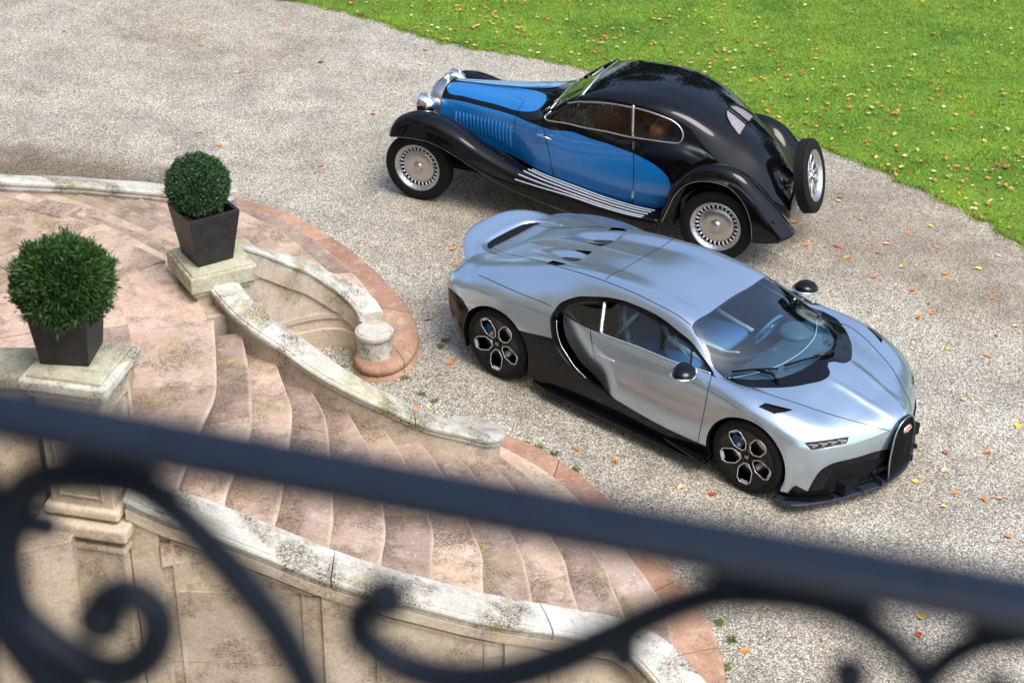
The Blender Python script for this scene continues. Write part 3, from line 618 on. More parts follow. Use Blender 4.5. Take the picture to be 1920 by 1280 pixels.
def step_piece(Fr, Bk, z1, z0, nose=.022, side=1):
    # a tread block swept along its front edge, with a rounded nosing
    V = []; F = []; n = len(Fr); prof = None
    for f, b in zip(Fr, Bk):
        d = (f-b); L = np.linalg.norm(d); d = d/max(L, 1e-6)
        sec = [(b, z1-.004), (b+d*min(.24, L*.8), z1-.002), (f-d*.03, z1), (f-d*.010, z1-.003), (f, z1-.014), (f-d*.001, z1-.030), (f-d*.012, z1-.042), (f-d*.045, z1-.046), (f-d*.048, z0), (b, z0)]
        V += [wp(q[0], q[1], z, side) for q, z in sec]
    m = 10
    for i in range(n-1):
        for k in range(m):
            q = (i*m+k, i*m+(k+1) % m, (i+1)*m+(k+1) % m, (i+1)*m+k); F.append(q[::-1] if side > 0 else q)
    F += [tuple(range(m)), tuple((n-1)*m+k for k in range(m))[::-1]] if side > 0 else [tuple(range(m))[::-1], tuple((n-1)*m+k for k in range(m))]
    return V, F
def resamp_n(p, ts):
    d = np.concatenate([[0], np.cumsum(np.linalg.norm(np.diff(p, axis=0), axis=1))]); d /= d[-1]
    return np.stack([np.interp(ts, d, p[:, 0]), np.interp(ts, d, p[:, 1])], -1)
def flight(side, label):
    root = empty('stone_staircase', wp(.3, -2.3, 0, side)); tag(root, label, 'staircase', 'curved flights of the double staircase')
    off = Vector(root.location)
    def part(name, VF, mat): return mk(name, ([tuple(Vector(v)-off) for v in VF[0]], VF[1]), mat, root, True)
    rr = random.Random(3+side)
    curves = NL+[None]
    for i in range(0, 11):
        fr = extend(NL[i], .10 if i else .01, .10 if i else -.10)
        if i == 0: bk = fr+np.stack([np.linspace(-.80, -.30, len(fr)), np.linspace(.22, .34, len(fr))], -1)
        else: bk = extend(NL[i-1], .10 if i > 1 else .01, .10)
        z1 = Z(i)
        cuts = [0]+sorted({1: [.47], 2: [.62], 3: [.30], 5: [.55], 8: [.40, .72]}.get(i, [rr.uniform(.3, .7)]))+[1]
        for a, b in zip(cuts[:-1], cuts[1:]):
            g = .0012
            ts = np.linspace(a+(g if a > 0 else 0), b-(g if b < 1 else 0), 16)
            F_, B_ = resamp_n(fr, ts), resamp_n(bk, ts)
            d = B_-F_; L = np.linalg.norm(d, axis=1)[:, None]; B_ = F_+d/L*(L-.004)
            if i: B_ = F_+d/L*(L+.075)
            o = part('stone_slab', step_piece(F_, B_, z1+rr.uniform(-.002, .002), z1-RISE-.03 if i else z1-.3, side=side), MT['step']); at_ = o.data.attributes.new('dirt_shade', 'FLOAT', 'POINT'); at_.data.foreach_set('value', [{0: 1.0 if i else 0.0, 3: -.5, 4: -1.0, 5: -1.0, 6: -.6}.get(v % 10, 0.0) for v in range(len(o.data.vertices))]); fixn(o); autosmooth(o, 50)  # tread backs darkened for dirt and painted riser shade, nosing edges lightened
    # lowest step: a broad plinth with a rounded edge that wraps round the end post
    b = smooth_path(BASE, 60); tk = np.linspace(0, 1, 60); inn = b.copy(); Tb = np.gradient(b, axis=0); Tb /= np.linalg.norm(Tb, axis=1)[:, None]
    dep = np.interp(tk, [0, .1, .25, .4, .6, 1], [.17, .20, .30, .42, .5, .5]); inn = b+np.stack([-Tb[:, 1], Tb[:, 0]], -1)*-dep[:, None]
    cuts = [0, .16, .34, .52, .70, .86, 1]
    for a, c in zip(cuts[:-1], cuts[1:]):
        ts = np.linspace(a+.001, c-.001, 12); Fq = resamp_n(b, ts); Bq = resamp_n(inn, ts); V = []; F = []
        for f, k in zip(Fq, Bq):
            dd = f-k; dd = dd/np.linalg.norm(dd)
            sec = [(k, .138)]+[(f+dd*(-.045+.045*math.sin(t)), .092+.048*math.cos(t)) for t in np.linspace(0, math.pi, 7)]+[(f-dd*.02, .04), (f+dd*.01, .0), (k, -.02)]
            V += [wp(q[0], q[1], z, side) for q, z in sec]
        mm = len(sec)
        for i in range(len(Fq)-1):
            for k in range(mm):
                q = (i*mm+k, i*mm+(k+1) % mm, (i+1)*mm+(k+1) % mm, (i+1)*mm+k); F.append(q[::-1] if side > 0 else q)
        F += [tuple(range(mm)), tuple((len(Fq)-1)*mm+k for k in range(mm))[::-1]]
        o = part('base_stone', (V, F), MT['slab']); fixn(o); autosmooth(o, 50)
    return root
flight(1, 'curved flight of worn pink sandstone steps descending between lichened parapets in the foreground')
flight(-1, 'mirrored far flight of sandstone steps falling away behind the potted box ball towards the gravel')

def wall_sweep(C, zt, width, over, prof, zb=0.0, side=1):
    pass
def ribbon_wall(pin, pout, ztop, zbot, side, jitter=0):
    V = []; F = []; n = len(pin)
    for a, b, z in zip(pin, pout, ztop):
        V += [wp(a[0], a[1], zbot, side), wp(a[0], a[1], z, side), wp(b[0], b[1], z, side), wp(b[0], b[1], zbot, side)]
    for i in range(n-1):
        for k in range(4):
            q = (i*4+k, i*4+(k+1) % 4, (i+1)*4+(k+1) % 4, (i+1)*4+k); F.append(q)
    F += [(3, 2, 1, 0), tuple((n-1)*4+k for k in range(4))]
    return V, F
def coping(Cn, zt, half, side, th=.115, lip=.0):
    # weathered coping: slightly domed top, rounded lip, recessed under-moulding
    V = []; F = []; P = np.array(Cn); T = np.gradient(P, axis=0); T /= np.linalg.norm(T, axis=1)[:, None]; Nn = np.stack([-T[:, 1], T[:, 0]], -1)
    hs = half if hasattr(half, '__len__') else [half]*len(P)
    for p, nn, z, h in zip(P, Nn, zt, hs):
        sec = [(-h+.03, -th), (-h+.018, -th+.02), (-h+.022, -.062), (-h, -.055), (-h-.004, -.034), (-h+.004, -.018), (-h+.020, -.014), (-h+.022, -.004), (-h*.5, .004), (0, .008), (h*.5, .004), (h-.022, -.004), (h-.020, -.014), (h-.004, -.018), (h+.004, -.034), (h, -.055), (h-.022, -.062), (h-.018, -th+.02), (h-.03, -th)]
        V += [wp(p[0]+nn[0]*a, p[1]+nn[1]*a, z+b, side) for a, b in sec]
    m = len(sec)
    for i in range(len(P)-1):
        for k in range(m):
            F.append((i*m+k, i*m+(k+1) % m, (i+1)*m+(k+1) % m, (i+1)*m+k))
    F += [tuple(range(m))[::-1], tuple((len(P)-1)*m+k for k in range(m))]
    return V, F
def offset_path(P, d):
    P = np.array(P); T = np.gradient(P, axis=0); T /= np.linalg.norm(T, axis=1)[:, None]; return P+np.stack([-T[:, 1], T[:, 0]], -1)*d
# inner parapets (A in front, mirrored behind): curve from the plinth down to a drum-shaped end post
A_MID = [(-.64, -.24), (-.60, -.50), (-.53, -.72), (-.37, -.97), (-.20, -1.20), (0, -1.36), (.20, -1.45), (.45, -1.53), (.72, -1.54), (.93, -1.50), (1.10, -1.40), (1.20, -1.22), (1.20, -1.04)]
A_Z = [1.90, 1.83, 1.77, 1.66, 1.52, 1.38, 1.24, 1.06, .90, .74, .62, .53, .47]
def parapet_inner(side, label):
    mid_ = smooth_path(A_MID, 56); f = offset_path(mid_, -.08); d = np.concatenate([[0], np.cumsum(np.linalg.norm(np.diff(np.array(A_MID), axis=0), axis=1))]); df = np.concatenate([[0], np.cumsum(np.linalg.norm(np.diff(mid_, axis=0), axis=1))])
    z = np.interp(df/df[-1]*d[-1], d, A_Z)
    fo = offset_path(mid_, .075); cn = mid_
    root = empty('stone_parapet', wp(1.2, -1.15, 0, side)); tag(root, label, 'parapet', 'low walls of the staircase'); off = Vector(root.location)
    def part(name, VF, mat):
        o = mk(name, ([tuple(Vector(v)-off) for v in VF[0]], VF[1]), mat, root, True); fixn(o); autosmooth(o, 40); return o
    # wall body with a recessed panel on the niche side
    cuts = [0, 18, 36, 55]
    for a, b in zip(cuts[:-1], cuts[1:]):
        part('wall_block', ribbon_wall(f[a:b+1], fo[a:b+1], z[a:b+1]-.105, -.02, side), MT['wall'])
    # base moulding and panel frame on the niche side
    part('plinth_moulding', ribbon_wall(fo[2:], offset_path(fo, .035)[2:], 0*z[2:]+.20, -.02, side), MT['wall'])
    part('string_moulding', ribbon_wall(fo[2:], offset_path(fo, .02)[2:], 0*z[2:]+.36, .31, side), MT['wall'])
    V, F = ribbon_wall(fo[1:], offset_path(fo, .028)[1:], z[1:]-.10, 0, side)
    for i in range(len(fo)-1):
        for k in (0, 3): V[4*i+k] = (V[4*i+k][0], V[4*i+k][1], z[i+1]-.29)
    part('frieze', (V, F), MT['wall'])
    seg = [(0, 33), (33, 55)]
    for a, b in seg:
        cc = cn[a:b+1].copy(); cc[0] += (cc[1]-cc[0])*.02
        part('coping_stone', coping(cc, z[a:b+1], .118, side), MT['cope'])
    # end post
    px, py = 1.16, -.90; q = wp(px, py, 0, side)
    pr = [(0, -.02), (.185, -.02), (.185, .06), (.175, .14), (.165, .16), (.165, .30), (.165, .34), (.178, .35), (.186, .375), (.180, .40), (.160, .41), (.155, .42), (.10, .43), (0, .435)]
    ztop = .41; pr = [(r, zz*ztop/.435) for r, zz in pr]
    o = part('end_post', xf(lathe(pr, 36, 'z'), Matrix.Translation(q)), MT['cope'])
    return root
parapet_inner(1, 'near inner parapet, white lichened coping sweeping down from the square plinth to a mossy end')
parapet_inner(-1, 'far inner parapet with black-stained coping curling down to a round stone end post')
# outer parapets
B_FACE = [(-2.08, -2.50), (-1.88, -2.64), (-1.62, -2.80), (-1.32, -2.99), (-1.04, -3.17), (-.73, -3.33), (-.42, -3.45), (-.09, -3.57), (.23, -3.65), (.54, -3.72), (.80, -3.80), (.98, -3.98), (1.04, -4.25), (1.03, -4.6)]
B_Z = [1.98, 1.86, 1.73, 1.57, 1.42, 1.27, 1.12, .97, .83, .69, .58, .50, .46, .44]
def parapet_outer(side, label):
    f = smooth_path(B_FACE, 66); dd = np.array(B_FACE); d = np.concatenate([[0], np.cumsum(np.linalg.norm(np.diff(dd, axis=0), axis=1))]); df = np.concatenate([[0], np.cumsum(np.linalg.norm(np.diff(f, axis=0), axis=1))])
    z = np.interp(df/df[-1]*d[-1], d, B_Z)
    fo = offset_path(f, -.22); cn = offset_path(f, -.11)
    root = empty('stone_parapet', wp(-.4, -3.6, 0, side)); tag(root, label, 'parapet', 'low walls of the staircase'); off = Vector(root.location)
    def part(name, VF, mat):
        o = mk(name, ([tuple(Vector(v)-off) for v in VF[0]], VF[1]), mat, root, True); fixn(o); autosmooth(o, 40); return o
    # ashlar: vertical joints and one course joint
    cuts = [0, 3, 21, 39, 56, 65]; g = .003
    core_out = offset_path(f, -.205)
    part('wall_core', ribbon_wall(f, core_out, z-.11, -.02, side), MT['wall'])
    for ci, (a, b) in enumerate(zip(cuts[:-1], cuts[1:])):
        zc = [-.02, .62, 1.22, 9]
        for c0, c1 in zip(zc[:-1], zc[1:]):
            idx = [i for i in range(a, b+1)]
            if min(z[i]-.12 for i in idx) <= c0+.06: continue
            fi = fo[a:b+1].copy(); ii = core_out[a:b+1].copy()
            t = (fi[1]-fi[0]); fi[0] += t*.02; ii[0] += t*.02; t = (fi[-2]-fi[-1]); fi[-1] += t*.02; ii[-1] += t*.02
            zt = np.minimum(z[a:b+1]-.112, c1-g); o = part('ashlar_block', ribbon_wall(ii, fi, zt, c0+g, side), MT['wall'])
    # pilaster strips and panel frames standing proud of the wall
    fr1 = offset_path(f, -.245); fr2 = offset_path(f, -.232)
    for a, b in ((0, 3), (19, 23), (37, 41), (55, 58)):
        part('pilaster', ribbon_wall(fo[a:b+1], fr1[a:b+1], z[a:b+1]-.11, -.02, side), MT['wall'])
    for a, b in ((4, 18), (24, 36), (42, 54)):
        top = z[a:b+1]-.24
        V, F = ribbon_wall(fo[a:b+1], fr2[a:b+1], top+.022, 0, side)
        for i in range(b-a+1):
            for k in (0, 3): V[4*i+k] = (V[4*i+k][0], V[4*i+k][1], top[i])
        part('panel_frame', (V, F), MT['wall'])
        for e in (a, b-1):
            P1 = fo[e:e+2].copy(); Q1 = fr2[e:e+2].copy(); mfrac = .30
            P1[1] = P1[0]+(P1[1]-P1[0])*mfrac; Q1[1] = Q1[0]+(Q1[1]-Q1[0])*mfrac
            part('panel_frame', ribbon_wall(P1, Q1, np.array([z[e]-.24, z[e]-.24]), .12, side), MT['wall'])
    fz = z-.105; V, F = ribbon_wall(fo, offset_path(f, -.262), fz, 0, side)
    for i in range(len(fo)):
        for k in (0, 3): V[4*i+k] = (V[4*i+k][0], V[4*i+k][1], fz[i]-.075)
    part('frieze', (V, F), MT['wall'])
    for a, b in ((0, 20), (20, 42), (42, 65)):
        cc = cn[a:b+1].copy(); cc[0] += (cc[1]-cc[0])*.06; cc[-1] += (cc[-2]-cc[-1])*.06
        part('coping_stone', coping(cc, z[a:b+1], .158, side), MT['cope'])
    return root
parapet_outer(1, 'long foreground parapet with yellow-lichened coping over panelled cream stone wall')
parapet_outer(-1, 'far outer parapet with low pale wall beside the gravel behind the box balls')

# niche fill, landing and paving
def landing():
    root = empty('stone_landing', wp(-1.6, 0, 0)); tag(root, 'pink sandstone landing joining both stair flights behind the bushy yew ball', 'landing'); off = Vector(root.location)
    def part(name, VF, mat):
        o = mk(name, ([tuple(Vector(v)-off) for v in VF[0]], VF[1]), mat, root, False); fixn(o); add_bevel(o, .006, 2); return o
    # solid mass below
    n0 = NL[0]; left = [tuple(p+np.array([-.60, .15])) for p in extend(n0, .1, .05)]; right = [(p[0], -p[1]) for p in left]
    poly = [(-.55, -.45)]+left+[(-5.0, -2.42), (-5.0, 2.42)]+right[::-1]+[(-.55, .45)]
    part('core', prism([wp(*p)[:2] for p in poly], -.02, Z(0)-.055), MT['wall'])
    # lower paving in front of the upper step: irregular flagstones, each its own stone
    g = .006
    def arc(r, a, cx=-4.55): return (cx+r*math.cos(a), r*math.sin(a))
    rr = random.Random(5)
    R0 = 3.10                                  # radius of the upper step
    part('paving_stone', prism([wp(*q_)[:2] for q_ in [(-.88, -.52), (-1.70, -.38), (-1.70, -.002), (-.80, -.002)]], Z(0)-.06, Z(0)-.003), MT['pave'])
    part('paving_stone', prism([wp(*q_)[:2] for q_ in [(-.80, .002), (-1.70, .002), (-1.70, .38), (-.88, .52)]], Z(0)-.06, Z(0)-.004), MT['pave'])
    # upper step ring
    A = np.linspace(R(-42), R(42), 9)
    for a, b in zip(A[:-1], A[1:]):
        tt = np.linspace(a+.002, b-.002, 8)
        P = [arc(R0, t) for t in tt]+[arc(R0-.52, t) for t in tt[::-1]]
        part('upper_step_stone', prism([wp(*p)[:2] for p in P], Z(0)-.04, Z(-1)), MT['step'])
    for k in range(5):
        A2 = np.linspace(R(-42), R(42), 6+(k % 2)); r1 = R0-.53-k*.5; r0 = r1-.49
        if r0 < .2: break
        for a, b in zip(A2[:-1], A2[1:]):
            tt = np.linspace(a+.004, b-.004, 6); P = [arc(r1, t) for t in tt]+[arc(r0, t) for t in tt[::-1]]
            part('paving_stone', prism([wp(*p)[:2] for p in P], Z(0)-.04, Z(-1)+rr.uniform(-.004, .003)), MT['pave'])
    # patched flagstones lying proud on the far side of the landing
    for pts, dz in (([(-2.35, 1.75), (-1.82, 2.05), (-2.05, 2.55), (-2.75, 2.35)], .022), ([(-1.72, 1.42), (-1.38, 1.62), (-1.62, 1.98), (-1.95, 1.78)], .016), ([(-1.36, 1.66), (-1.14, 1.80), (-1.38, 2.08), (-1.58, 1.97)], .012)):
        part('paving_stone', prism([wp(*p)[:2] for p in pts], Z(0)-.03, Z(0)+dz), MT['pave'])
landing()

def plinth():
    root = empty('stone_plinth', wp(-.63, 0, 0), R(30)); tag(root, 'square mossy plinth carrying the smaller box ball where both parapets meet', 'plinth')
    top = 2.0
    def part(name, VF, mat, bev=.008): o = mk(name, VF, mat, root); add_bevel(o, bev, 2); return o
    part('pier', box(0, 0, (top-.14)/2, .44, .46, top-.14), MT['wall'])
    part('cap_moulding', box(0, 0, top-.165, .50, .52, .04), MT['mossy'], .015)
    part('cap', box(0, 0, top-.075, .55, .56, .14), MT['mossy'], .014)
    part('cap_step', box(0, 0, top+.001, .50, .51, .02), MT['mossy'], .008)
plinth()
def pedestal():
    ang = math.atan2(-.11, .53); c = (-2.63, 8.57)
    root = empty('stone_pedestal', (c[0], c[1], 0), ang); tag(root, 'tall panelled stone pedestal under the large bushy yew ball', 'pedestal')
    def part(name, VF, mat, bev=.008): o = mk(name, VF, mat, root); add_bevel(o, bev, 2); return o
    part('shaft', box(0, 0, 2.25, .42, .42, .86), MT['wall'])
    part('cap', box(0, 0, 2.765, .56, .54, .07), MT['cope'], .012)
    part('cap_top', box(0, 0, 2.81, .48, .46, .03), MT['mossy'], .01)
    part('cap_moulding', box(0, 0, 2.70, .50, .48, .06), MT['cope'], .02)
    part('base_moulding', box(0, 0, 1.84, .50, .50, .07), MT['wall'], .02)
    part('string_course', box(0, 0, 1.73, .62, .60, .10), MT['wall'], .02)
    part('lower_string', box(0, 0, 1.60, .57, .55, .05), MT['wall'], .015)
    part('lower_shaft', box(0, 0, .76, .52, .50, 1.62), MT['wall'])
    for s in (-1, 1):
        part('panel_frame', box(s*.14, -.215, 2.24, .012, .015, .62), MT['wall'], .003)
        part('panel_frame', box(.215, s*.14, 2.24, .015, .012, .62), MT['wall'], .003)
    for zz in (1.95, 2.55):
        part('panel_frame', box(0, -.215, zz, .28, .015, .012), MT['wall'], .003)
        part('panel_frame', box(.215, 0, zz, .015, .28, .012), MT['wall'], .003)
pedestal()
def side_wall():
    root = empty('garden_wall', (-3.7, 8.75, 0)); tag(root, 'mossy topped stone wall running left from the tall pedestal at the picture edge', 'wall')
    for i in range(4):
        x0 = .45-i*.56; y0 = -.02-i*.02
        for c, (z0, z1) in enumerate(((0, .58), (.585, 1.16), (1.165, 1.72), (1.78, 2.60))):
            o = mk('wall_block', box(x0, y0, (z0+z1)/2, .552, .30, z1-z0, R(2)), MT['wall'], root); add_bevel(o, .008)
        o = mk('string_course', box(x0, y0, 1.75, .556, .40, .09, R(2)), MT['wall'], root); add_bevel(o, .02)
        o = mk('coping_stone', box(x0, y0, 2.65, .556, .36, .10, R(2)), MT['mossy'], root); add_bevel(o, .02)
side_wall()

# ------------------------------------------------------------------ the house behind the camera and the park trees beyond the lawn
def house():
    q = wp(-5.1, 0); root = empty('house', (q[0], q[1], 0), R(30)); tag(root, 'cream stone country house whose balcony the picture is taken from', 'house')
    xs = [-16, -12.9, -11.5, -8.9, -7.5, -4.9, -3.5, -1.0, 1.0, 3.5, 4.9, 7.5, 8.9, 12]
    for i, (a, b) in enumerate(zip(xs[:-1], xs[1:])):
        if i % 2 == 0: mk('wall', box(-.25, (a+b)/2, 6.5, .5, b-a, 13), MT['wall'], root)
        else:
            for z0, z1 in ((0, 1.9 if a == -1.0 else 2.6), (4.9, 6.9), (9.6, 13)): mk('wall', box(-.25, (a+b)/2, (z0+z1)/2, .5, b-a, z1-z0), MT['wall'], root)
            for z0, z1 in ((2.6, 4.9), (6.9, 9.6)):
                w = mk('window', box(-.32, (a+b)/2, (z0+z1)/2, .03, b-a, z1-z0), MT['black'], root); mk('frame', join(box(-.28, (a+b)/2, (z0+z1)/2, .05, .07, z1-z0), box(-.28, (a+b)/2, (z0+z1)/2, .05, b-a, .06)), MT['white'], w)
    mk('roof', ([(-.0, -16.3, 13), (-.0, 12.3, 13), (-5, 12.3, 17.5), (-5, -16.3, 17.5)], [(0, 1, 2, 3)]), MT['pot'], root)
    mk('cornice', box(.1, -2, 12.8, .5, 28.3, .4), MT['wall'], root)
house()
def park_tree(x, y, h, w, mat, label):
    root = empty('park_tree', (x, y, 0)); tag(root, label, 'tree', 'park trees beyond the lawn')
    mk('trunk', tube([(0, 0, 0), (.1, 0, h*.25), (0, .1, h*.5), (0, 0, h*.8)], [.42, .34, .24, .08], 10), MT['bark'], root, True)
    rg = np.random.default_rng(int(x*10+500)); n = 5200; cl = rg.normal(0, 1, (46, 3)); cl /= np.linalg.norm(cl, axis=1)[:, None]; cl *= (rg.uniform(.25, 1, 46)**.5)[:, None]
    k = rg.integers(0, 46, n); c = cl[k]*np.array([w*.42, w*.42, h*.36])+rg.normal(0, 1, (n, 3))*np.array([w*.09, w*.09, h*.05])+np.array([0, 0, h*.58])
    a = rg.normal(0, 1, (n, 3)); a /= np.linalg.norm(a, axis=1)[:, None]; b = np.cross(a, rg.normal(0, 1, (n, 3))); b /= np.linalg.norm(b, axis=1)[:, None]; s = rg.uniform(.18, .42, n)[:, None]
    V = np.stack([c-a*s, c-b*s*.7, c+a*s, c+b*s*.7], 1).reshape(-1, 3)
    me = bpy.data.meshes.new('crown'); me.vertices.add(4*n); me.vertices.foreach_set('co', V.ravel()); me.loops.add(4*n); me.loops.foreach_set('vertex_index', np.arange(4*n))
    me.polygons.add(n); me.polygons.foreach_set('loop_start', np.arange(0, 4*n, 4)); me.polygons.foreach_set('loop_total', np.full(n, 4)); me.update(calc_edges=True); ob('crown', me, mat, root, 'stuff')
for i, (x, y, h, w, lb) in enumerate([(-17, 46, 17, 13, 'broad dark tree farthest left across the park'), (-7, 50, 19, 13, 'tall dark tree left of the park middle'), (3, 47, 18, 12, 'dense dark tree straight across the lawn'), (12, 50, 20, 13, 'tallest dark tree right of the park middle'), (22, 45, 17, 12, 'dark tree at the right of the park row'), (32, 40, 18, 13, 'dark tree farthest right across the park')]):
    park_tree(x, y, h, w, MT['park'], lb)

# ------------------------------------------------------------------ silver blue sports car
def rot_z(a): return Matrix.Rotation(a, 4, 'Z')
def make_sports_car():
    car = empty('sports_car', (0.48319, 13.71543, 0), -0.70016)
    tag(car, 'silver blue modern coupe with black wheels and horseshoe grille, nearest the stairs', 'car')
    S = Surf(MOD); K = S.K(); D = MR; u0, u1 = S.ku[0], S.ku[-1]
    def circle_side(cx, cz, r, side=-1):
        pts = []
        for t in np.linspace(R(-22), R(202), 40):
            z = cz+r*math.sin(t)
            if z > .19: pts.append((cx+r*math.cos(t), z))
        uv = S.inv(pts, [0, 2], lambda U, W, G: (G[..., 2] < .86) & (np.abs(G[..., 1]) > .78), side)
        P = [tuple(p) for p in uv]; return P+[(P[-1][0], side*K*1.0), (P[0][0], side*K*1.0)]
    ra = circle_side(0, .352, .392); fa = circle_side(2.711, .342, .380)
    cout = cat(D['c_outer'], 90); cinn = cat(D['c_inner'], 30)
    cband = cout[:]; 
    glass = cat(D['glass'][:12], 60)+D['glass'][12:]
    drear = cat(D['door_rear'], 30); dfront = cat(D['door_front'], 20); dbot = cat(D['door_bottom'], 25)
    # C shaped trim: area between the outer sweep, the glass line and the door
    i0 = 0
    black_c = cout+[p for p in cinn[::-1]]+D['glass'][12:][::-1]+[D['c_outer'][0]]
    # painted quarter between the C and the door shut line
    quarter = cinn+[D['c_outer'][-1]]+drear[::-1]
    door = drear+dbot[1:-6]+dfront[::-1]+[D['glass'][12], D['glass'][13], D['glass'][14], D['glass'][15]]
    # lower black area
    low = [(S.ku[3]-.1, -K)]+[(ra[0][0], ra[0][1])]
    rl = cat(D['rear_low'], 12)
    k1 = min(range(len(cout)), key=lambda i: abs(cout[i][0]-D['rear_low'][-1][0])+abs(cout[i][1]-D['rear_low'][-1][1]))
    low = [(rl[0][0]-.06, rl[0][1]-.02)]+rl+cout[k1:]+dbot[1:]+[(dbot[-1][0]+.08, dbot[-1][1]), (dbot[-1][0]+.08, -K), (rl[0][0]-.06, -K)]
    rc = cat(D['rear_corner'], 8)
    lowr = [(u0, -.86), (u0+.16, -.93)]+rc+[(rc[-1][0]+.05, -K), (u0, -K)]
    fl = cat(D['front_low'][2:], 40)
    lowf = [(4.66, -K), (4.80, -1.22)]+fl+[(fl[-1][0], 0.0), (u1, 0.0), (u1, -K)]
    ws = D['ws']; wsf = [(ws[0][0], 0.0)]+ws[1:]
    cowl = cat(D['cowl'], 50); frit = [(a+.14*(1-abs(b)/.80)*(abs(b) < .8), b) for a, b in D['frit']]
    wsp = wsf+[tuple(p) for p in cat(frit, 24)]+[(frit[-1][0]+.01, 0.0)]
    cowlp = [wsf[-1]]+cowl+[(cowl[-1][0]-.03, 0.0), (frit[-1][0]+.01, 0.0)]+cat(frit, 24)[::-1]
    def whole(half): return half+[p for p in mir(half)[::-1]]
    hs = cat(D['hood_seam'], 40)
    hood = cowl[2*5:]+[(cowl[-1][0], 0.0)]
    kc = min(range(len(cowl)), key=lambda i: abs(cowl[i][0]-hs[0][0])+abs(cowl[i][1]-hs[0][1]))
    hood = [(cowl[-1][0]-.03, 0.0)]+cowl[kc:][::-1]+hs+[(hs[-1][0]+.02, 0.0)]
    seam = cat([(.24, -.385), (.45, -.42), (1.28, -.49), (1.55, -.505), (2.0, -.50), (2.32, -.50), (2.72, -.50), (2.945, -.50)], 60)
    roofp = [p for p in seam if p[0] > 2.0]; roof = [(2.0, 0.0)]+[(2.0, -.50)]+roofp+[(wsf[1][0], wsf[1][1]), (wsf[0][0], 0.0)]
    deckp = [p for p in seam if p[0] <= 2.0]; deck = [(S.ku[2]+.01, 0.0), (S.ku[2]+.01, deckp[0][1])]+deckp+[(2.0, -.50), (2.0, 0.0)]
    regs = []
    def both(k, P): regs.append((k, P)); regs.append((k+'|m', mir(P)))
    both('arch', ra); both('arch', fa); both('glass', glass)
    both('vent', D['vent_a']); both('vent', D['vent_b']); both('hood_vent', D['hood_vent']); both('light', D['headlight']); both('intake', [p for p in D['intake']])
    both('ctrim', black_c); both('quarter', quarter)
    both('door', door); both('low', low); both('lowr', lowr); both('lowf', lowf)
    regs.append(('ws', whole(wsp))); regs.append(('cowl', whole(cowlp)))
    regs.append(('hood', whole(hood))); regs.append(('roof', whole(roof))); regs.append(('deck', whole(deck)))
    res = body_regions(S, regs, .026)
    cin = np.array(cinn); ctree = KDTree(len(cin)*2)
    Pc = S(cin[:, 0], cin[:, 1])
    for i, p in enumerate(Pc): ctree.insert(p, i); ctree.insert((p[0], -p[1], p[2]), i+len(cin))
    ctree.balance()
    def scoop(P, U, W, N):           # the door side dives inwards behind the C sweep
        P = P.copy()
        for i in range(len(P)):
            d = ctree.find(tuple(P[i]))[2]; k = max(0, 1-d/.34); s = k*k*(3-2*k)*.085
            P[i, 1] -= math.copysign(s, P[i, 1])
        return P
    def intakes(P, U, W, N):          # shaped ramps in the rear deck
        P = P.copy(); x, y = P[:, 0], np.abs(P[:, 1])
        k = np.clip((.40-x)/.07, 0, 1); k = k*k*(3-2*k); a = k*np.clip(1-(.36-x)/.62, 0, 1)**1.3; b = np.exp(-((y-.24+(.36-x)*.05)/.075)**2)
        P[:, 2] -= .055*a*b
        return P
    def ridges(P, U, W, N):
        P = P.copy(); x, y = P[:, 0], np.abs(P[:, 1]); k = np.clip((x-2.9)/.15, 0, 1)*np.clip((3.58-x)/.2, 0, 1)
        P[:, 2] += .012*k*np.exp(-((y-(.185-(x-2.9)*.14))/.035)**2); return P
    def hollow(dp):
        def f(P, U, W, N): return P-N*dp
        return f
    spec = {'_rest': ('body_shell', MT['silver'], None), 'glass': ('side_window', MT['glass_m'], hollow(.004)), 'vent': ('air_vent', MT['mesh'], hollow(.02)),
            'hood_vent': ('wing_vent', MT['mesh'], hollow(.02)), 'light': ('headlight_recess', MT['mesh'], hollow(.03)), 'intake': ('air_intake', MT['mesh'], hollow(.004)),
            'ctrim': ('side_trim', MT['black'], hollow(-.002)), 'quarter': ('quarter_panel', MT['silver'], scoop), 'door': ('door', MT['silver'], scoop),
            'low': ('sill_panel', MT['carbon'], None), 'lowr': ('rear_bumper_corner', MT['carbon'], None), 'lowf': ('front_bumper', MT['carbon'], None),
            'ws': ('windscreen', MT['glass_w'], None), 'cowl': ('scuttle_panel', MT['black'], hollow(.004)), 'hood': ('bonnet', MT['silver'], ridges), 'roof': ('roof_panel', MT['silver'], None),
            'deck': ('engine_cover', MT['silver'], intakes)}
    for key, parts_ in res.items():
        k = key.split('|')[0]
        if k == 'arch': continue
        nm, mat, disp = spec[k]
        if k in ('lowf', 'vent', 'intake', 'low', 'lowr', 'light', 'hood_vent') and len(parts_) > 1: pass
        for UW, F in parts_: surf_object(nm, S, UW, F, mat, car, disp)
        if k in ('_rest', 'roof', 'door', 'deck', 'hood', 'quarter', 'low'):
            for UW, F in parts_: o = surf_object('lining', S, UW, F, MT['dark'], car, disp if k in ('door', 'quarter') else None, -.03)
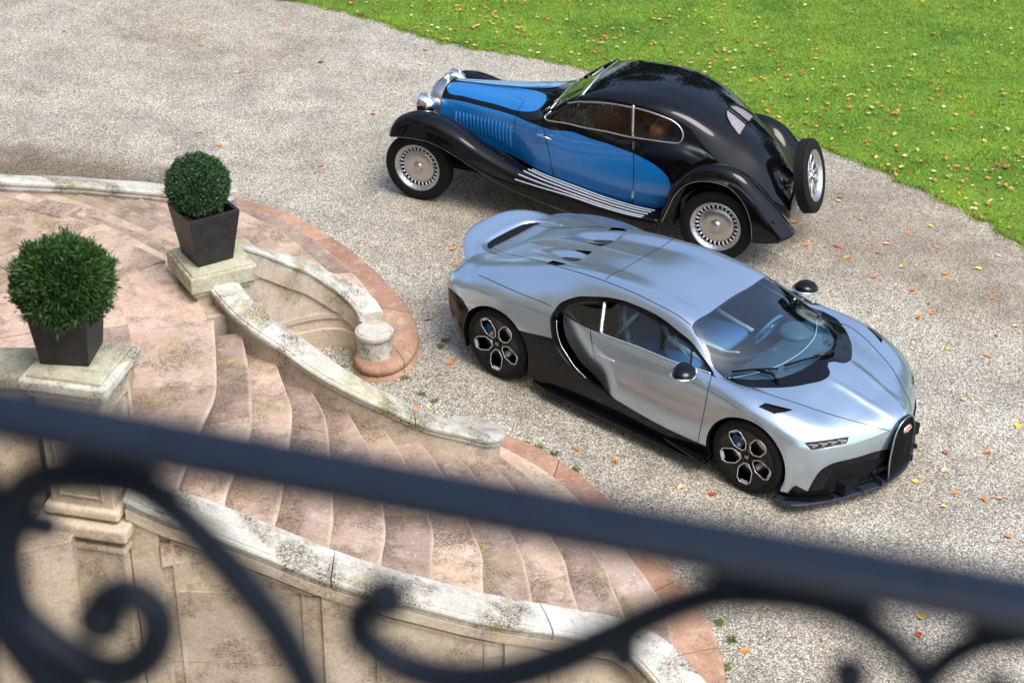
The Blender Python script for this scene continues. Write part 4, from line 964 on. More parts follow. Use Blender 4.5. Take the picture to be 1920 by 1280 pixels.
    # shut lines
    for sd in (1, -1):
        for P in (drear, dfront, hs, [p for p in seam if p[0] > .3], cat(D['shoulder'], 12)):
            strip('panel_gap', S, P, .006, .0015, MT['black'], car, sd)
        o = surf_tube('window_trim', S, D['glass'][11:][:6], .007, .004, MT['silverline'], car, sd)
        surf_tube('window_pillar', S, [D['pillar_rear'][0], D['pillar_rear'][1]], .014, 0, MT['silverline'], car, sd)
        surf_tube('window_pillar', S, [D['pillar_front'][0], D['pillar_front'][1]], .010, 0, MT['black'], car, sd)
        surf_tube('side_sweep', S, cout[2:], .008, .004, MT['black'], car, sd)
        cs = [p for p in cinn]; surf_tube('sweep_highlight', S, cs[4:], .003, .010, MT['silverline'], car, sd)
        h = D['handle']; a, b = S([h[0][0], h[1][0]], [h[0][1]*sd, h[1][1]*sd]); outy = -1 if sd > 0 else 1
        P = [a+np.array([0, outy*-.045, 0]), a+np.array([.02, outy*-.015, -.002]), (a+b)/2+np.array([0, outy*.002, -.004]), b+np.array([-.02, outy*-.002, 0]), b+np.array([.005, outy*-.02, .002])]
        mk('door_handle', tube(smooth_path(P, 14), [.004, .008, .011, .012, .013, .013, .013, .013, .013, .012, .012, .011, .008, .004], 8), MT['silverline'], car, True)
        y = -sd
        # mirror: dark cap over a silver lower shell, on a stalk
        mir_e = empty('wing_mirror', (2.05, -.97, .925) if y < 0 else (2.0, .90, .90), 0, car); mir_e.rotation_euler = (0, 0, R(-14)*y)
        def cap(zs, off): 
            V, F = sph((0, 0, 0), .10, .12, .066, 20, 12); V = [(v[0]*(1.25 if v[0] > 0 else .7), v[1], v[2] if v[2]*zs > 0 else v[2]*.25) for v in V]; return V, F
        mk('mirror_cap', xf(cap(1, 0), Matrix.Translation((0, y*.06, .012)) @ Matrix.Rotation(R(-8)*y, 4, 'X')), MT['black'], mir_e, True)
        mk('mirror_shell', xf(sph((0, 0, 0), .112, .128, .03, 20, 10), Matrix.Translation((.012, y*.06, 0))), MT['silver'], mir_e, True)
        mk('mirror_stalk', tube([(.0, -y*.0, -.01), (.05, -y*.10, -.035), (.07, -y*.16, -.06)], [.03, .018, .022], 8), MT['silver'], mir_e, True)
        # arch liners and wheels
        for cx, cz, r, yy in ((0, .352, .40, .995), (2.711, .342, .388, .965)):
            V = []; F = []; n = 28
            for i in range(n+1):
                t = R(-25)+R(230)*i/n
                for yq in (yy-.02, .62): V.append((cx+r*math.cos(t), y*yq, max(.02, cz+r*math.sin(t))))
            for i in range(n): F.append((2*i, 2*i+1, 2*i+3, 2*i+2))
            k = len(V); V += [(cx, y*.62, cz)]; F += [(2*i+1, 2*i+3, k) for i in range(n)]
            mk('arch_liner', (V, F), MT['mesh'], car, True)
    rc_ = D['roof_cross'][:1]+[(D['roof_cross'][1][0], -.25), (D['roof_cross'][2][0], 0.0)]
    strip('panel_gap', S, rc_+[(a, -b) for a, b in rc_[:-1]][::-1], .006, .0015, MT['black'], car)
    # floor pan
    mk('underbody', box(1.45, 0, .20, 4.05, 1.24, .10), MT['mesh'], car)
    mk('underbody', box(1.36, 0, .16, 1.75, 1.86, .06), MT['mesh'], car)
    for y in (-1, 1):
        pts = [(.42, .95), (.6, 1.0), (1.6, 1.01), (2.25, 1.0), (2.32, .95), (2.32, .8), (.42, .8)]
        mk('side_skirt', prism([(x, y*v) for x, v in pts], .10, .135), MT['carbon'], car)
        mk('skirt_fin', prism([(1.9, y*.97), (2.28, y*1.05), (2.32, y*1.05), (2.34, y*.96)], .17, .19), MT['carbon'], car)
    # front splitter and blades
    so_ = [(3.02, .93), (3.10, .99), (3.20, .98), (3.28, .90), (3.36, .78), (3.45, .62), (3.53, .45), (3.60, .27), (3.635, .12), (3.64, 0)]
    si_ = [(3.0, .80), (3.2, .70), (3.35, .45), (3.45, .2), (3.46, 0)]
    sp = [(x, -y) for x, y in so_]+[(x, y) for x, y in so_[:-1]][::-1]+[(x, y) for x, y in si_]+[(x, -y) for x, y in si_[:-1]][::-1]
    o = mk('front_splitter', prism(sp, .095, .118), MT['splitter'], car); add_bevel(o, .006, 2)
    sp2 = [(x-.05, -y*.90) for x, y in so_[1:]]+[(x-.05, y*.90) for x, y in so_[1:-1]][::-1]+[(3.3, .5), (3.3, -.5)]
    o = mk('splitter_step', prism(sp2, .15, .168), MT['black'], car); add_bevel(o, .006, 2)
    for y in (-1, 1):
        o = mk('canard', prism([(3.12, y*.97), (3.30, y*.84), (3.42, y*.70), (3.40, y*.66), (3.10, y*.80)], .132, .142), MT['black'], car)
        for (xa, ya, xb, yb, za, zb) in ((3.44, .21, 3.62, .25, .15, .30), (3.50, .44, 3.56, .44, .15, .24)):
            o = mk('splitter_blade', prism([(xa-.02, y*ya-.006), (xb+.0, y*yb-.006), (xb, y*yb+.006), (xa-.02, y*ya+.006)], .11, .11+(zb-.15)*.35+.012), MT['splitter'], car)
        lp = S([p[0] for p in fl], [p[1]*y*-1*-1 if y < 0 else -p[1] for p in fl])
        Nn = outward(S, np.array([p[0] for p in fl]), np.array([(p[1] if y < 0 else -p[1]) for p in fl]), lp)
        mk('bumper_ledge', tube([tuple(q+n_*.006+np.array([0, 0, -.035])) for q, n_ in list(zip(lp, Nn))[12:-3]], .012, 6, flat=.6), MT['black'], car, True)
    # horseshoe grille
    hp = [(-.165, .15), (-.178, .30), (-.176, .42), (-.158, .54), (-.11, .628), (-.05, .662), (0, .67)]
    hp = hp+[(-a, b) for a, b in hp[:-1]][::-1]; hpp = smooth_path(hp, 50)
    def gx(y, z): return 3.605+.03*(1-(y/.2)**2)-.02*max(0, z-.5)/.17
    mk('grille_surround', tube([(gx(a, b), a, b) for a, b in hpp], .017, 8), MT['black'], car, True)
    mk('grille_edge', tube([(gx(a, b)+.008, a*1.05, b+.008) for a, b in hpp], .006, 6), MT['silver'], car, True)
    V = [(gx(a, b)+.001, a*.96, b) for a, b in hpp]; V.append((3.642, 0, .40)); n = len(hpp)
    mk('grille_mesh', (V, [(i, i+1, n) for i in range(n-1)]+[(n-1, 0, n)]), MT['mesh'], car)
    V, F = [], []
    for k in range(15):
        z = .19+k*.029; hw = np.interp(z, [.15, .3, .42, .54, .628, .67], [.155, .165, .163, .145, .10, .03])
        for j in range(-12, 12):
            ya, yb = j/12*hw, (j+1)/12*hw; zz = .007*(1 if j % 2 else -1)
            v, f = box(gx((ya+yb)/2, z)+.012, (ya+yb)/2, z, .006, abs(yb-ya)*1.1, .004, 0, 0, R(25)*(1 if j % 2 else -1)); m0 = len(V); V += v; F += [tuple(i+m0 for i in q) for q in f]
    mk('grille_bars', (V, F), MT['carbon'], car, kind='stuff')
    be = empty('grille_badge', (3.640, 0, .575), 0, car)
    e, f = lathe([(0, .012), (.9, .010), (1, .0)], 28, 'x'); mk('badge_rim', ([(v[0], v[1]*.060, v[2]*.034) for v in e], f), MT['silverline'], be, True)
    mk('badge_oval', ([(v[0]+.004, v[1]*.052, v[2]*.027) for v in e], f), MT['red'], be, True)
    def text(name, body, size, mat, parent, M, ext=.0006):
        cu = bpy.data.curves.new(name, 'FONT'); cu.body = body; cu.size = size; cu.align_x = 'CENTER'; cu.align_y = 'CENTER'; cu.extrude = ext
        o = bpy.data.objects.new(name, cu); COL.objects.link(o); dg = bpy.context.evaluated_depsgraph_get(); me = bpy.data.meshes.new_from_object(o.evaluated_get(dg)); bpy.data.objects.remove(o)
        me.transform(M); return ob(name, me, mat, parent)
    text('badge_lettering', 'BUGATTI', .021, MT['white'], be, Matrix.Translation((.0175, 0, 0)) @ Matrix.Rotation(R(90), 4, 'Z') @ Matrix.Rotation(R(90), 4, 'X'))
    # headlights
    for sd in (1, -1):
        L = D['headlight']; A = S([p[0] for p in L], [p[1]*sd for p in L]); c = A.mean(0)
        hd = empty('headlight', tuple(c), 0, car)
        surf = [(p-c)*.99 for p in A]; N_ = np.array([.55, -.3*sd, .75]); N_ /= np.linalg.norm(N_)
        V = [tuple(p+N_*.002) for p in surf]; mk('lens', (V, [tuple(range(len(V)))]), MT['glass_v'], hd)
        e0, e1 = A[0]*.5+A[5]*.5, A[2]*.5+A[3]*.5
        for k in range(4):
            q = e0+(e1-e0)*(.14+.24*k)-c-N_*.012
            mk('lamp_unit', ([tuple(np.array(v)) for v in join(box(q[0], q[1], q[2]+.012, .014, .070, .008, R(-55)*sd), box(q[0]+.01, q[1], q[2]-.004, .010, .03, .012, R(-20)*sd))[0]], join(box(0, 0, 0, 1, 1, 1), box(0, 0, 0, 1, 1, 1))[1]), MT['silverline'], hd)
        mk('lens_edge', tube([tuple(p) for p in surf], .0022, 5, True), MT['silverline'], hd, True)
    # rear wing: swept blade rising from the shoulders
    ow = [(0, -1.0, .935), (.20, -.985, .933), (.36, -.93, .925), (.48, -.855, .905), (.57, -.77, .875), (.64, -.66, .845), (.68, -.52, .865)]
    iw = [(0, -.745, .875), (.16, -.74, .875), (.27, -.72, .877), (.345, -.665, .882), (.385, -.58, .890), (.40, -.50, .90), (.42, -.38, .915)]
    ow = [(-a, b, c) for a, b, c in ow[::-1]]+ow[1:]; iw = [(-a, b, c) for a, b, c in iw[::-1]]+iw[1:]
    ow = smooth_path([(b, a, c) for a, b, c in ow], 64); iw = smooth_path([(b, a, c) for a, b, c in iw], 64)
    V = []; F = []
    for a, b in zip(ow, iw):
        mid = (a+b)/2
        sec = [b+np.array([0, 0, -.004]), b+np.array([0, 0, .003]), b*.72+a*.28+np.array([0, 0, -.004]), mid+np.array([0, 0, -.003]), a*.75+b*.25+np.array([0, 0, .004]), a*.95+b*.05+np.array([0, 0, .006]), a, a*.97+b*.03+np.array([0, 0, -.02]), mid+np.array([0, 0, -.045]), b+np.array([0, 0, -.05])]
        V += sec
    m_ = 10
    for i in range(63):
        for k in range(m_): F.append((i*m_+k, i*m_+(k+1) % m_, (i+1)*m_+(k+1) % m_, (i+1)*m_+k))
    F += [tuple(range(m_)), tuple(63*m_+k for k in range(m_))[::-1]]
    o = mk('rear_wing', (V, F), MT['silver'], car, True); fixn(o)
    V = []; F = []
    for t in np.linspace(0, 1, 20):
        y = -.40+.80*t; xx = -.745+.30*max(0, abs(y)-.27); z = .880+.01*0
        V += [(xx-.01, y, .868), (xx+.095, y, .880), (xx+.105, y, .866)]
    for i in range(19): F += [(3*i, 3*i+1, 3*i+4, 3*i+3), (3*i+1, 3*i+2, 3*i+5, 3*i+4)]
    mk('wing_gap', (V, F), MT['mesh'], car)
    # centre fin
    fx = np.linspace(-.45, 1.25, 30); V = []; F = []
    for x in fx:
        zb = float(np.interp(x, [-.45, 0, .45, .9, 1.25], [.875, 1.0, 1.095, 1.17, 1.185])); hgt = float(np.interp(x, [-.45, -.2, .05, .35, .8, 1.25], [.01, .05, .058, .045, .022, .012])); wd = float(np.interp(x, [-.45, 0, 1.25], [.006, .008, .006]))
        V += [(x, -wd*1.5, zb-.01), (x, -wd, zb+hgt-.004), (x, 0, zb+hgt), (x, wd, zb+hgt-.004), (x, wd*1.5, zb-.01)]
    for i in range(29):
        for k in range(4): F.append((i*5+k, i*5+k+1, (i+1)*5+k+1, (i+1)*5+k))
    o = mk('roof_fin', (V, F), MT['silver'], car, True); fixn(o); autosmooth(o, 30)
    # wipers
    def wiper(P, r): 
        U, W = zip(*P); Q = S(U, W); N_ = outward(S, np.array(U), np.array(W), Q); return tube([tuple(q+n*.022) for q, n in zip(Q, N_)], r, 6)
    def uvxy(x, y): return tuple(S.inv([(x, abs(y))] if y > 0 else [(x, y)], [0, 1], lambda U, W, G: G[..., 2] > .7, 1 if y > 0 else -1)[0])
    for P in ([(2.32, -.66), (2.47, -.52), (2.60, -.40)], [(2.80, .10), (2.70, -.15), (2.62, -.33)]):
        mk('wiper_blade', wiper([uvxy(*p) for p in P], .011), MT['mesh'], car, True)
    for P in ([(2.68, -.50), (2.60, -.48), (2.47, -.52)], [(2.45, .60), (2.68, .42), (2.80, .16), (2.74, -.05)]):
        mk('wiper_arm', wiper([uvxy(*p) for p in P], .014), MT['black'], car, True)
    # tail light band and exhaust side
    mk('tail_panel', prism([(-.74, -.62), (-.82, -.4), (-.85, 0), (-.82, .4), (-.74, .62), (-.6, .6), (-.6, -.6)], .45, .70), MT['mesh'], car)
    # interior
    it = empty('interior', (0, 0, 0), 0, car)
    mk('cabin_floor', box(1.6, 0, .30, 1.6, 1.6, .04), MT['dark'], it)
    mk('rear_bulkhead', box(.95, 0, .65, .06, 1.35, .75), MT['dark'], it)
    V = []; F = []
    for i, y in enumerate(np.linspace(-.72, .72, 14)):
        bow = .10*(1-(y/.72)**2)
        V += [(2.18+bow*.3, y, .70), (2.24+bow*.4, y, .80), (2.40+bow, y, .82), (2.62+bow*1.1, y, .80), (2.5, y, .55)]
    for i in range(13):
        for k in range(4): F.append((i*5+k, i*5+k+1, (i+1)*5+k+1, (i+1)*5+k))
    mk('dashboard', (V, F), MT['leather_d'], it, True)
    mk('dashboard_line', tube(smooth_path([(2.34, -.66, .828), (2.50, -.35, .838), (2.55, 0, .84), (2.50, .35, .838), (2.34, .66, .828)], 24), .006, 5), MT['leather_l'], it, True)
    mk('instrument_hood', sph((2.32, .36, .82), .16, .17, .06, 16, 8), MT['leather_d'], it, True)
    mk('centre_spine', tube(smooth_path([(2.35, 0, .80), (2.1, .0, .62), (1.85, 0, .50), (1.5, 0, .50), (1.2, 0, .70), (1.08, 0, .95)], 20), .03, 8), MT['leather_d'], it, True)
    mk('spine_light', tube(smooth_path([(1.95, .05, .60), (1.75, .03, .56), (1.4, 0, .64), (1.1, 0, .98), (1.4, 0, 1.1)], 30), .010, 6), MT['leather_l'], it, True)
    for y in (-.37, .37):
        st = empty('seat', (1.45, y, .35), 0, it)
        def sb(name, P, ws_, mat):
            V = []; F = []
            for (x, z, th), w in zip(P, ws_): V += [(x, -w, z+.03), (x, -w*.6, z), (x, w*.6, z), (x, w, z+.03)]
            for i in range(len(P)-1):
                for k in range(3): F.append((4*i+k, 4*i+k+1, 4*i+5+k, 4*i+4+k))
            o = mk(name, (V, F), mat, st, True); sdm = o.modifiers.new('thickness', 'SOLIDIFY'); sdm.thickness = .07; ss = o.modifiers.new('sub', 'SUBSURF'); ss.levels = ss.render_levels = 1
        sb('seat_cushion', [(.28, .12, 0), (.1, .14, 0), (-.12, .10, 0), (-.22, .10, 0)], [.24, .25, .25, .22], MT['inner_blue'])
        sb('seat_back', [(-.16, .08, 0), (-.24, .30, 0), (-.32, .50, 0), (-.38, .66, 0)], [.24, .26, .24, .13], MT['inner_blue'])
        for s in (-1, 1):
            mk('seat_bolster', tube(smooth_path([(.28, s*.24, .14), (.0, s*.26, .17), (-.16, s*.26, .22), (-.24, s*.25, .42), (-.32, s*.20, .60), (-.36, s*.13, .70)], 20), .022, 8), MT['leather_l'], st, True)
    wl = empty('steering_wheel', (2.02, .37, .72), 0, it)
    wl.rotation_euler = (0, R(-62), 0)
    mk('wheel_rim', tube([(.17*math.cos(t), .17*math.sin(t), 0) for t in np.linspace(0, 2*math.pi, 28, endpoint=False)], .016, 8, True), MT['inner_blue'], wl, True)
    mk('wheel_hub', join(lathe([(0, .03), (.05, .025), (.055, 0)], 16, 'z'), box(.0, .10, 0, .03, .14, .012), box(0, -.10, 0, .03, .14, .012), box(-.1, 0, 0, .14, .03, .012)), MT['silverline'], wl, True)
    # rear silver pillars seen through the side glass
    for y in (-1, 1): mk('belt_guide', tube([(1.32, y*.60, 1.06), (1.22, y*.66, .90), (1.12, y*.68, .74)], [.035, .04, .045], 8, flat=.5), MT['leather_l'], it, True)
    for y in (-1, 1): mk('door_strap', tube(smooth_path([(1.70, y*.62, 1.02), (1.75, y*.66, .95), (1.95, y*.73, .86), (2.0, y*.76, .78)], 12), .012, 6), MT['leather_l'], it, True)
    # wheels
    def wheel(x, y, r, wd, turn=0):
        e = empty('wheel', (x, y, r), 0, car); s = 1 if y > 0 else -1
        e.rotation_euler = (0, 0, turn if s > 0 else math.pi+turn)
        # local: outward = +y
        rr = r-.078
        prof = [(rr-.004, -wd*.5), (rr+.02, -wd*.52), (r-.012, -wd*.46), (r, -wd*.36), (r, -.02-wd*.1), (r-.006, -.004-wd*.1), (r, .012-wd*.1), (r, wd*.30-.045), (r-.006, wd*.3-.033), (r, wd*.3-.02), (r-.003, wd*.38), (r-.014, wd*.46), (r-.035, wd*.505), (rr+.018, wd*.50), (rr+.004, wd*.485), (rr-.004, wd*.46)]
        o = mk('tyre', lathe([(a, b-wd*.5) for a, b in prof], 72), MT['tyre'], e, True)
        rim = [(rr+.004, -.015), (rr, -.004), (rr-.010, -.006), (rr-.016, -.03), (rr-.02, -wd*.9)]
        mk('rim_barrel', lathe(rim, 72), MT['black'], e, True)
        mk('rim_disc_back', lathe([(rr-.02, -.14), (.03, -.14)], 48), MT['mesh'], e)
        mk('brake_disc', lathe([(.19, -.11), (.19, -.085), (.10, -.083), (.10, -.11)], 48), MT['nickel'], e, True)
        mk('brake_caliper', join(box(.165, -.10, .06, .06, .05, .13, 0, R(-20))), MT['inner_blue'], e)
        # face with five six-sided openings
        hexs = []
        for k in range(5):
            a = 2*math.pi*k/5+R(54)
            loc = [(.066, -.020), (.125, -.066), (.215, -.066), (rr-.014, -.036), (rr-.014, .036), (.215, .066), (.125, .066), (.066, .020)]
            sc = (rr-.03)/.235
            hexs.append([(math.cos(a)*p*1 - math.sin(a)*q, math.sin(a)*p+math.cos(a)*q) for p, q in loc])
        pts = []; edges = []
        def add(P):
            n0 = len(pts); pts.extend(P); edges.extend([(n0+i, n0+(i+1) % len(P)) for i in range(len(P))])
        add([((rr-.008)*math.cos(t), (rr-.008)*math.sin(t)) for t in np.linspace(0, 2*math.pi, 60, endpoint=False)])
        for h in hexs: add(resample(h, .012))
        for q in np.arange(.03, rr-.01, .02):
            for t in np.linspace(0, 2*math.pi, int(q*220)+6, endpoint=False): pts.append((q*math.cos(t+q*40), q*math.sin(t+q*40)))
        vo, _, fo, _, _, _ = delaunay_2d_cdt([Vector(p) for p in pts], edges, [], 0, 1e-5)
        Vn = np.array([(v.x, v.y) for v in vo]); Fn = np.array([tuple(f) for f in fo]); Cc = Vn[Fn].mean(1); keep = np.linalg.norm(Cc, axis=1) < rr-.006
        for h in hexs: keep &= ~inpoly(Cc, h)
        Fn = Fn[keep]; rad = np.linalg.norm(Vn, axis=1); ang = np.arctan2(Vn[:, 1], Vn[:, 0])
        yy = -.012-.030*np.clip(1-rad/rr, 0, 1)**1 - .010*np.abs(np.sin(ang*5/2+R(45)-R(54)*2.5)) 
        o = mk('wheel_face', ([(v[0], y_, v[1]) for v, y_ in zip(Vn, yy)], Fn), MT['black'], e); fixn(o)
        sdm = o.modifiers.new('thickness', 'SOLIDIFY'); sdm.thickness = .018; sdm.offset = 0
        yk = lambda q: -.010-.030*max(0, 1-q/rr)
        for h in hexs:
            mk('opening_edge', tube([(p[0], yk(math.hypot(*p))+.004, p[1]) for p in resample(h, .02)], 0.0048, 5, True), MT['silverline'], e, True)
            c0 = (np.array(h[3])+np.array(h[4]))/2; d = c0/np.linalg.norm(c0); tt = np.array([-d[1], d[0]])
            a1, a2 = c0-tt*.034, c0+tt*.034
            V = [(a1[0], -.006, a1[1]), (a2[0], -.006, a2[1]), (a2[0]-d[0]*.022, -.022, a2[1]-d[1]*.022), (a1[0]-d[0]*.022, -.022, a1[1]-d[1]*.022)]
            mk('opening_flange', (V, [(0, 1, 2, 3)]), MT['silverline'], e)
        mk('hub_cap', lathe([(0, -.022), (.024, -.024), (.030, -.030), (.030, -.05)], 24), MT['black'], e, True)
        text('hub_lettering', 'EB', .034, MT['silverline'], e, Matrix.Translation((0, -.020, 0)) @ Matrix.Rotation(R(180), 4, 'Z') @ Matrix.Rotation(R(90), 4, 'X'))
        return e
    wheel(0, -.985, .355, .33); wheel(0, .985, .355, .33); wheel(2.711, -.960, .343, .27, R(0)); wheel(2.711, .960, .343, .27, R(0))
    return car
make_sports_car()

# ------------------------------------------------------------------ blue and black vintage coupe
def make_vintage():
    car = empty('vintage_car', (2.37737, 16.06327, 0), 2.74576)
    tag(car, 'blue and black vintage coupe with flowing wings and rear spare wheel, parked beside the lawn', 'car')
    S = Surf(VIN); K = S.K(); D = VR; u0, u1 = S.ku[0], S.ku[-1]
    ub = [tuple(p) for p in S.inv([(3.30, 1.05), (3.07, 1.07), (2.8, 1.082), (2.46, 1.095), (2.14, 1.10), (1.8, 1.095), (1.49, 1.08), (1.26, 1.055), (1.0, 1.01), (.8, .955), (.68, .90), (.59, .83), (.535, .73), (.53, .61), (.57, .50), (.64, .43), (.74, .38)], [0, 2], lambda U, W, G: (G[..., 1] > .22) & (G[..., 2] < 1.2), 1)]
    up = cat(ub, 110); lo = cat(D['blue_side_low'], 60)
    blue = [(u1, up[0][1])]+up+[(lo[-1][0]-.3, lo[-1][1]-.01), lo[-1]]+lo[::-1]+[(u1, lo[0][1])]
    def side_uv(L): return [tuple(p) for p in S.inv(L, [0, 2], lambda U, W, G: (G[..., 1] > .22) & (G[..., 2] < 1.52), 1)]
    gl = cat(side_uv([(1.985, 1.195), (1.94, 1.25), (1.84, 1.325), (1.72, 1.395), (1.58, 1.44), (1.4, 1.468), (1.2, 1.480), (1.0, 1.480), (.85, 1.470), (.70, 1.445), (.58, 1.41), (.50, 1.36), (.455, 1.29), (.47, 1.215), (.54, 1.188), (.8, 1.18), (1.2, 1.178), (1.6, 1.18), (1.9, 1.182)]), 120, True)
    tp = cat(D['blue_top'], 90, True); tp = [(p[0], max(p[1], .018)) for p in tp]
    rg = cat(D['rear_glass'][:3], 16); 
    def uvxy(x, y): return tuple(S.inv([(x, y)], [0, 1], lambda U, W, G: G[..., 2] > .55, 1)[0])
    rgp = [uvxy(*p) for p in [(-.05, .03), (.175, .03), (.168, .10), (.135, .18), (.07, .24), (-.02, .275), (-.05, .28)]]
    # windscreen opening: between scuttle and roof front edge, inside the roof pillars
    wsq = [uvxy(1.985, y) for y in np.linspace(.0, .53, 12)]+[uvxy(1.605, y) for y in np.linspace(.525, .0, 12)]
    wsp = wsq+[(p[0], -p[1]) for p in wsq[::-1]]
    dfront = cat(D['door_front'], 20); drear = cat(D['door_rear'], 20)
    regs = [('ws', wsp)]
    def both(k, P): regs.append((k, P)); regs.append((k+'|m', mir(P)))
    both('glass', gl); both('rear', rgp); both('top', tp)
    # split the blue side at the door shut lines into bonnet side, door and quarter
    def side_of(P0, P1): return None
    both('blue', blue)
    doorp = [dfront[0]]+dfront+[(dfront[-1][0]-.03, K), (drear[-1][0], K)]+drear[::-1]+[(drear[0][0], gl[0][1])]
    res = body_regions(S, regs, .028)
    spec = {'_rest': ('body_shell', MT['black']), 'glass': ('side_window', MT['glass_v']), 'rear': ('rear_window', MT['glass_r']), 'top': ('bonnet_panel', MT['blue']), 'blue': ('side_panel', MT['blue'])}
    dp = np.array(doorp)
    for key, parts_ in res.items():
        k = key.split('|')[0]; sgn = -1 if key.endswith('|m') else 1
        for UW, F in parts_:
            if k == 'ws': continue
            if k == 'blue':
                Cn = UW[F].mean(1); Cn = np.stack([Cn[:, 0], Cn[:, 1]*sgn], -1); a, b = float(np.mean([p[0] for p in drear])), float(np.mean([p[0] for p in dfront]))
                lab = np.where(Cn[:, 0] < a, 0, np.where(Cn[:, 0] < b, 1, 2)); cut = float(S.inv([(2.33, .8)], [0, 2], None, 1)[0][0]); lab[Cn[:, 0] > cut] = 3
                for q, nm in enumerate(('quarter_panel', 'door_panel', 'scuttle_side', 'bonnet_side')):
                    f = F[lab == q]
                    if len(f) == 0: continue
                    us, iv = np.unique(f, return_inverse=True); surf_object(nm, S, UW[us], iv.reshape(-1, 3), MT['blue'], car, None, .0025)
                surf_object('lining', S, UW, F, MT['wood'], car, None, -.03); continue
            nm, mat = spec[k]; surf_object(nm, S, UW, F, mat, car, None, .0025 if k == 'top' else 0)
            if k == 'rear': surf_object('sky_sheen_panel', S, UW, F, MT['sky_sheen'], car, None, -.012)  # pale sheet added under the glass in place of reflected sky
            if k in ('_rest', 'top'): surf_object('lining', S, UW, F, MT['wood'], car, None, -.03)
    for sd in (1, -1):
        strip('panel_gap', S, dfront, .007, .004, MT['black'], car, sd); strip('panel_gap', S, drear, .007, .004, MT['black'], car, sd)
        cu = float(S.inv([(2.36, .8)], [0, 2], None, 1)[0][0])
        strip('bonnet_gap', S, [(cu, .30), (cu, .62), (cu, .82)], .006, .004, MT['black'], car, sd)
        surf_tube('window_frame', S, gl, .009, .004, MT['nickel'], car, sd, True)
        wp_ = D['wpillar']; surf_tube('window_pillar', S, wp_, .015, .004, MT['nickel'], car, sd)
        surf_tube('rear_window_frame', S, rgp, .009, .003, MT['black'], car, sd, True)
        h = D['handle']; a = S([h[0][0]], [h[0][1]*sd])[0]
        mk('door_handle', join(tube([tuple(a), tuple(a+np.array([0, sd*.05, 0]))], .012, 8), tube([tuple(a+np.array([.03, sd*.05, .01])), tuple(a+np.array([-.13, sd*.055, -.015]))], [.011, .006], 8)), MT['chrome'], car, True)
        for fr in (.07, .78):
            i = int(fr*19); p = S([drear[i][0]], [drear[i][1]*sd])[0]; mk('door_hinge', box(p[0], p[1]+sd*.008, p[2], .022, .016, .09), MT['chrome'], car)
        # louvres in the bonnet side
        L = D['louver']; A = [np.array(p) for p in L]
        for k in range(16):
            t = (k+.5)/16; a_, b_ = A[0]+(A[1]-A[0])*t, A[3]+(A[2]-A[3])*t
            n_ = 8; V = []; F = []
            for j in range(n_):
                q = a_+(b_-a_)*j/(n_-1); P3 = S([q[0], q[0]+.018, q[0]-.018], [q[1]*sd]*3); N3 = outward(S, np.array([q[0]]), np.array([q[1]*sd]), P3[:1])[0]
                lift = .020*math.sin(math.pi*min(1, max(.0, (j+.15)/(n_-.7))))**.5
                V += [P3[1]+N3*.003, P3[0]+N3*lift*.9, P3[2]*.6+P3[0]*.4+N3*(lift+.003), P3[2]+N3*.002]
            for j in range(n_-1):
                for c in range(3): F.append((4*j+c, 4*j+c+1, 4*j+5+c, 4*j+4+c))
            mk('louvre', (V, F), MT['blue'], car, True)
    strip('bonnet_hinge', S, [(S.inv([(2.12, .01)], [0, 1], lambda U, W, G: G[..., 2] > .9, 1)[0][0], .0), (u1-.01, .0)], .030, .004, MT['black'], car)
    # windscreen: single raked pane with slim chrome frame
    q0 = [S([p[0]], [p[1]])[0] for p in wsq]; bot = q0[:12]; topp = q0[12:][::-1]
    B = [np.array([bot[0][0]+.01, y, 1.235]) for y in (-.53, .53)]; T_ = [np.array([1.60, y, 1.495]) for y in (-.53, .53)]
    B = [np.array([1.985, -.54, 1.225]), np.array([2.0, 0, 1.262]), np.array([1.985, .54, 1.225])]; T_ = [np.array([1.605, -.53, 1.487]), np.array([1.61, 0, 1.523]), np.array([1.605, .53, 1.487])]
    wsn = empty('windscreen', (1.8, 0, 1.35), 0, car); o3 = np.array([1.8, 0, 1.35])
    V = [tuple(p-o3) for p in B+T_]; mk('screen_glass', (V, [(0, 1, 4, 3), (1, 2, 5, 4)]), MT['glass_g'], wsn)
    mk('screen_frame', tube([tuple(p-o3) for p in T_], .010, 6), MT['silverline'], wsn, True); mk('screen_frame', tube([tuple(p-o3) for p in B], .009, 6), MT['nickel'], wsn, True)
    for y in (.30, -.30, .54):
        mk('screen_clip', tube([(1.985-1.8+.03, y, 1.245-1.35), (1.985-1.8-.02, y, 1.245-1.35+.045)], .008, 6), MT['chrome'], wsn, True)
    mk('wiper_blade', tube([(1.70-1.8, .25, 1.45-1.35), (1.93-1.8, .30, 1.30-1.35)], .006, 5), MT['black'], wsn, True)
    for y in (-1, 1): mk('screen_pillar', tube([(1.99, y*.55, 1.22), (1.80, y*.555, 1.36), (1.60, y*.555, 1.49)], .022, 8), MT['black'], car, True)
    # radiator shell
    sec = [(.31, .45), (.318, .65), (.318, .85), (.30, 1.0), (.262, 1.07), (.20, 1.12), (.10, 1.15), (0, 1.16)]
    sec = [(-a, b) for a, b in sec]+sec[:-1][::-1]; sp = smooth_path(sec, 44); V = []; F = []
    for x, k, dz in ((3.36, 1.0, 0), (3.40, 1.012, .004), (3.48, 1.0, 0), (3.505, .965, -.008), (3.505, .86, -.035), (3.47, .85, -.04)):
        V += [(x, a*k, b+dz*1.0 if b > .5 else b) for a, b in sp]
    for i in range(5):
        for k in range(43): F.append((i*44+k, i*44+k+1, (i+1)*44+k+1, (i+1)*44+k))
    o = mk('radiator_shell', (V, F), MT['nickel'], car, True); fixn(o)
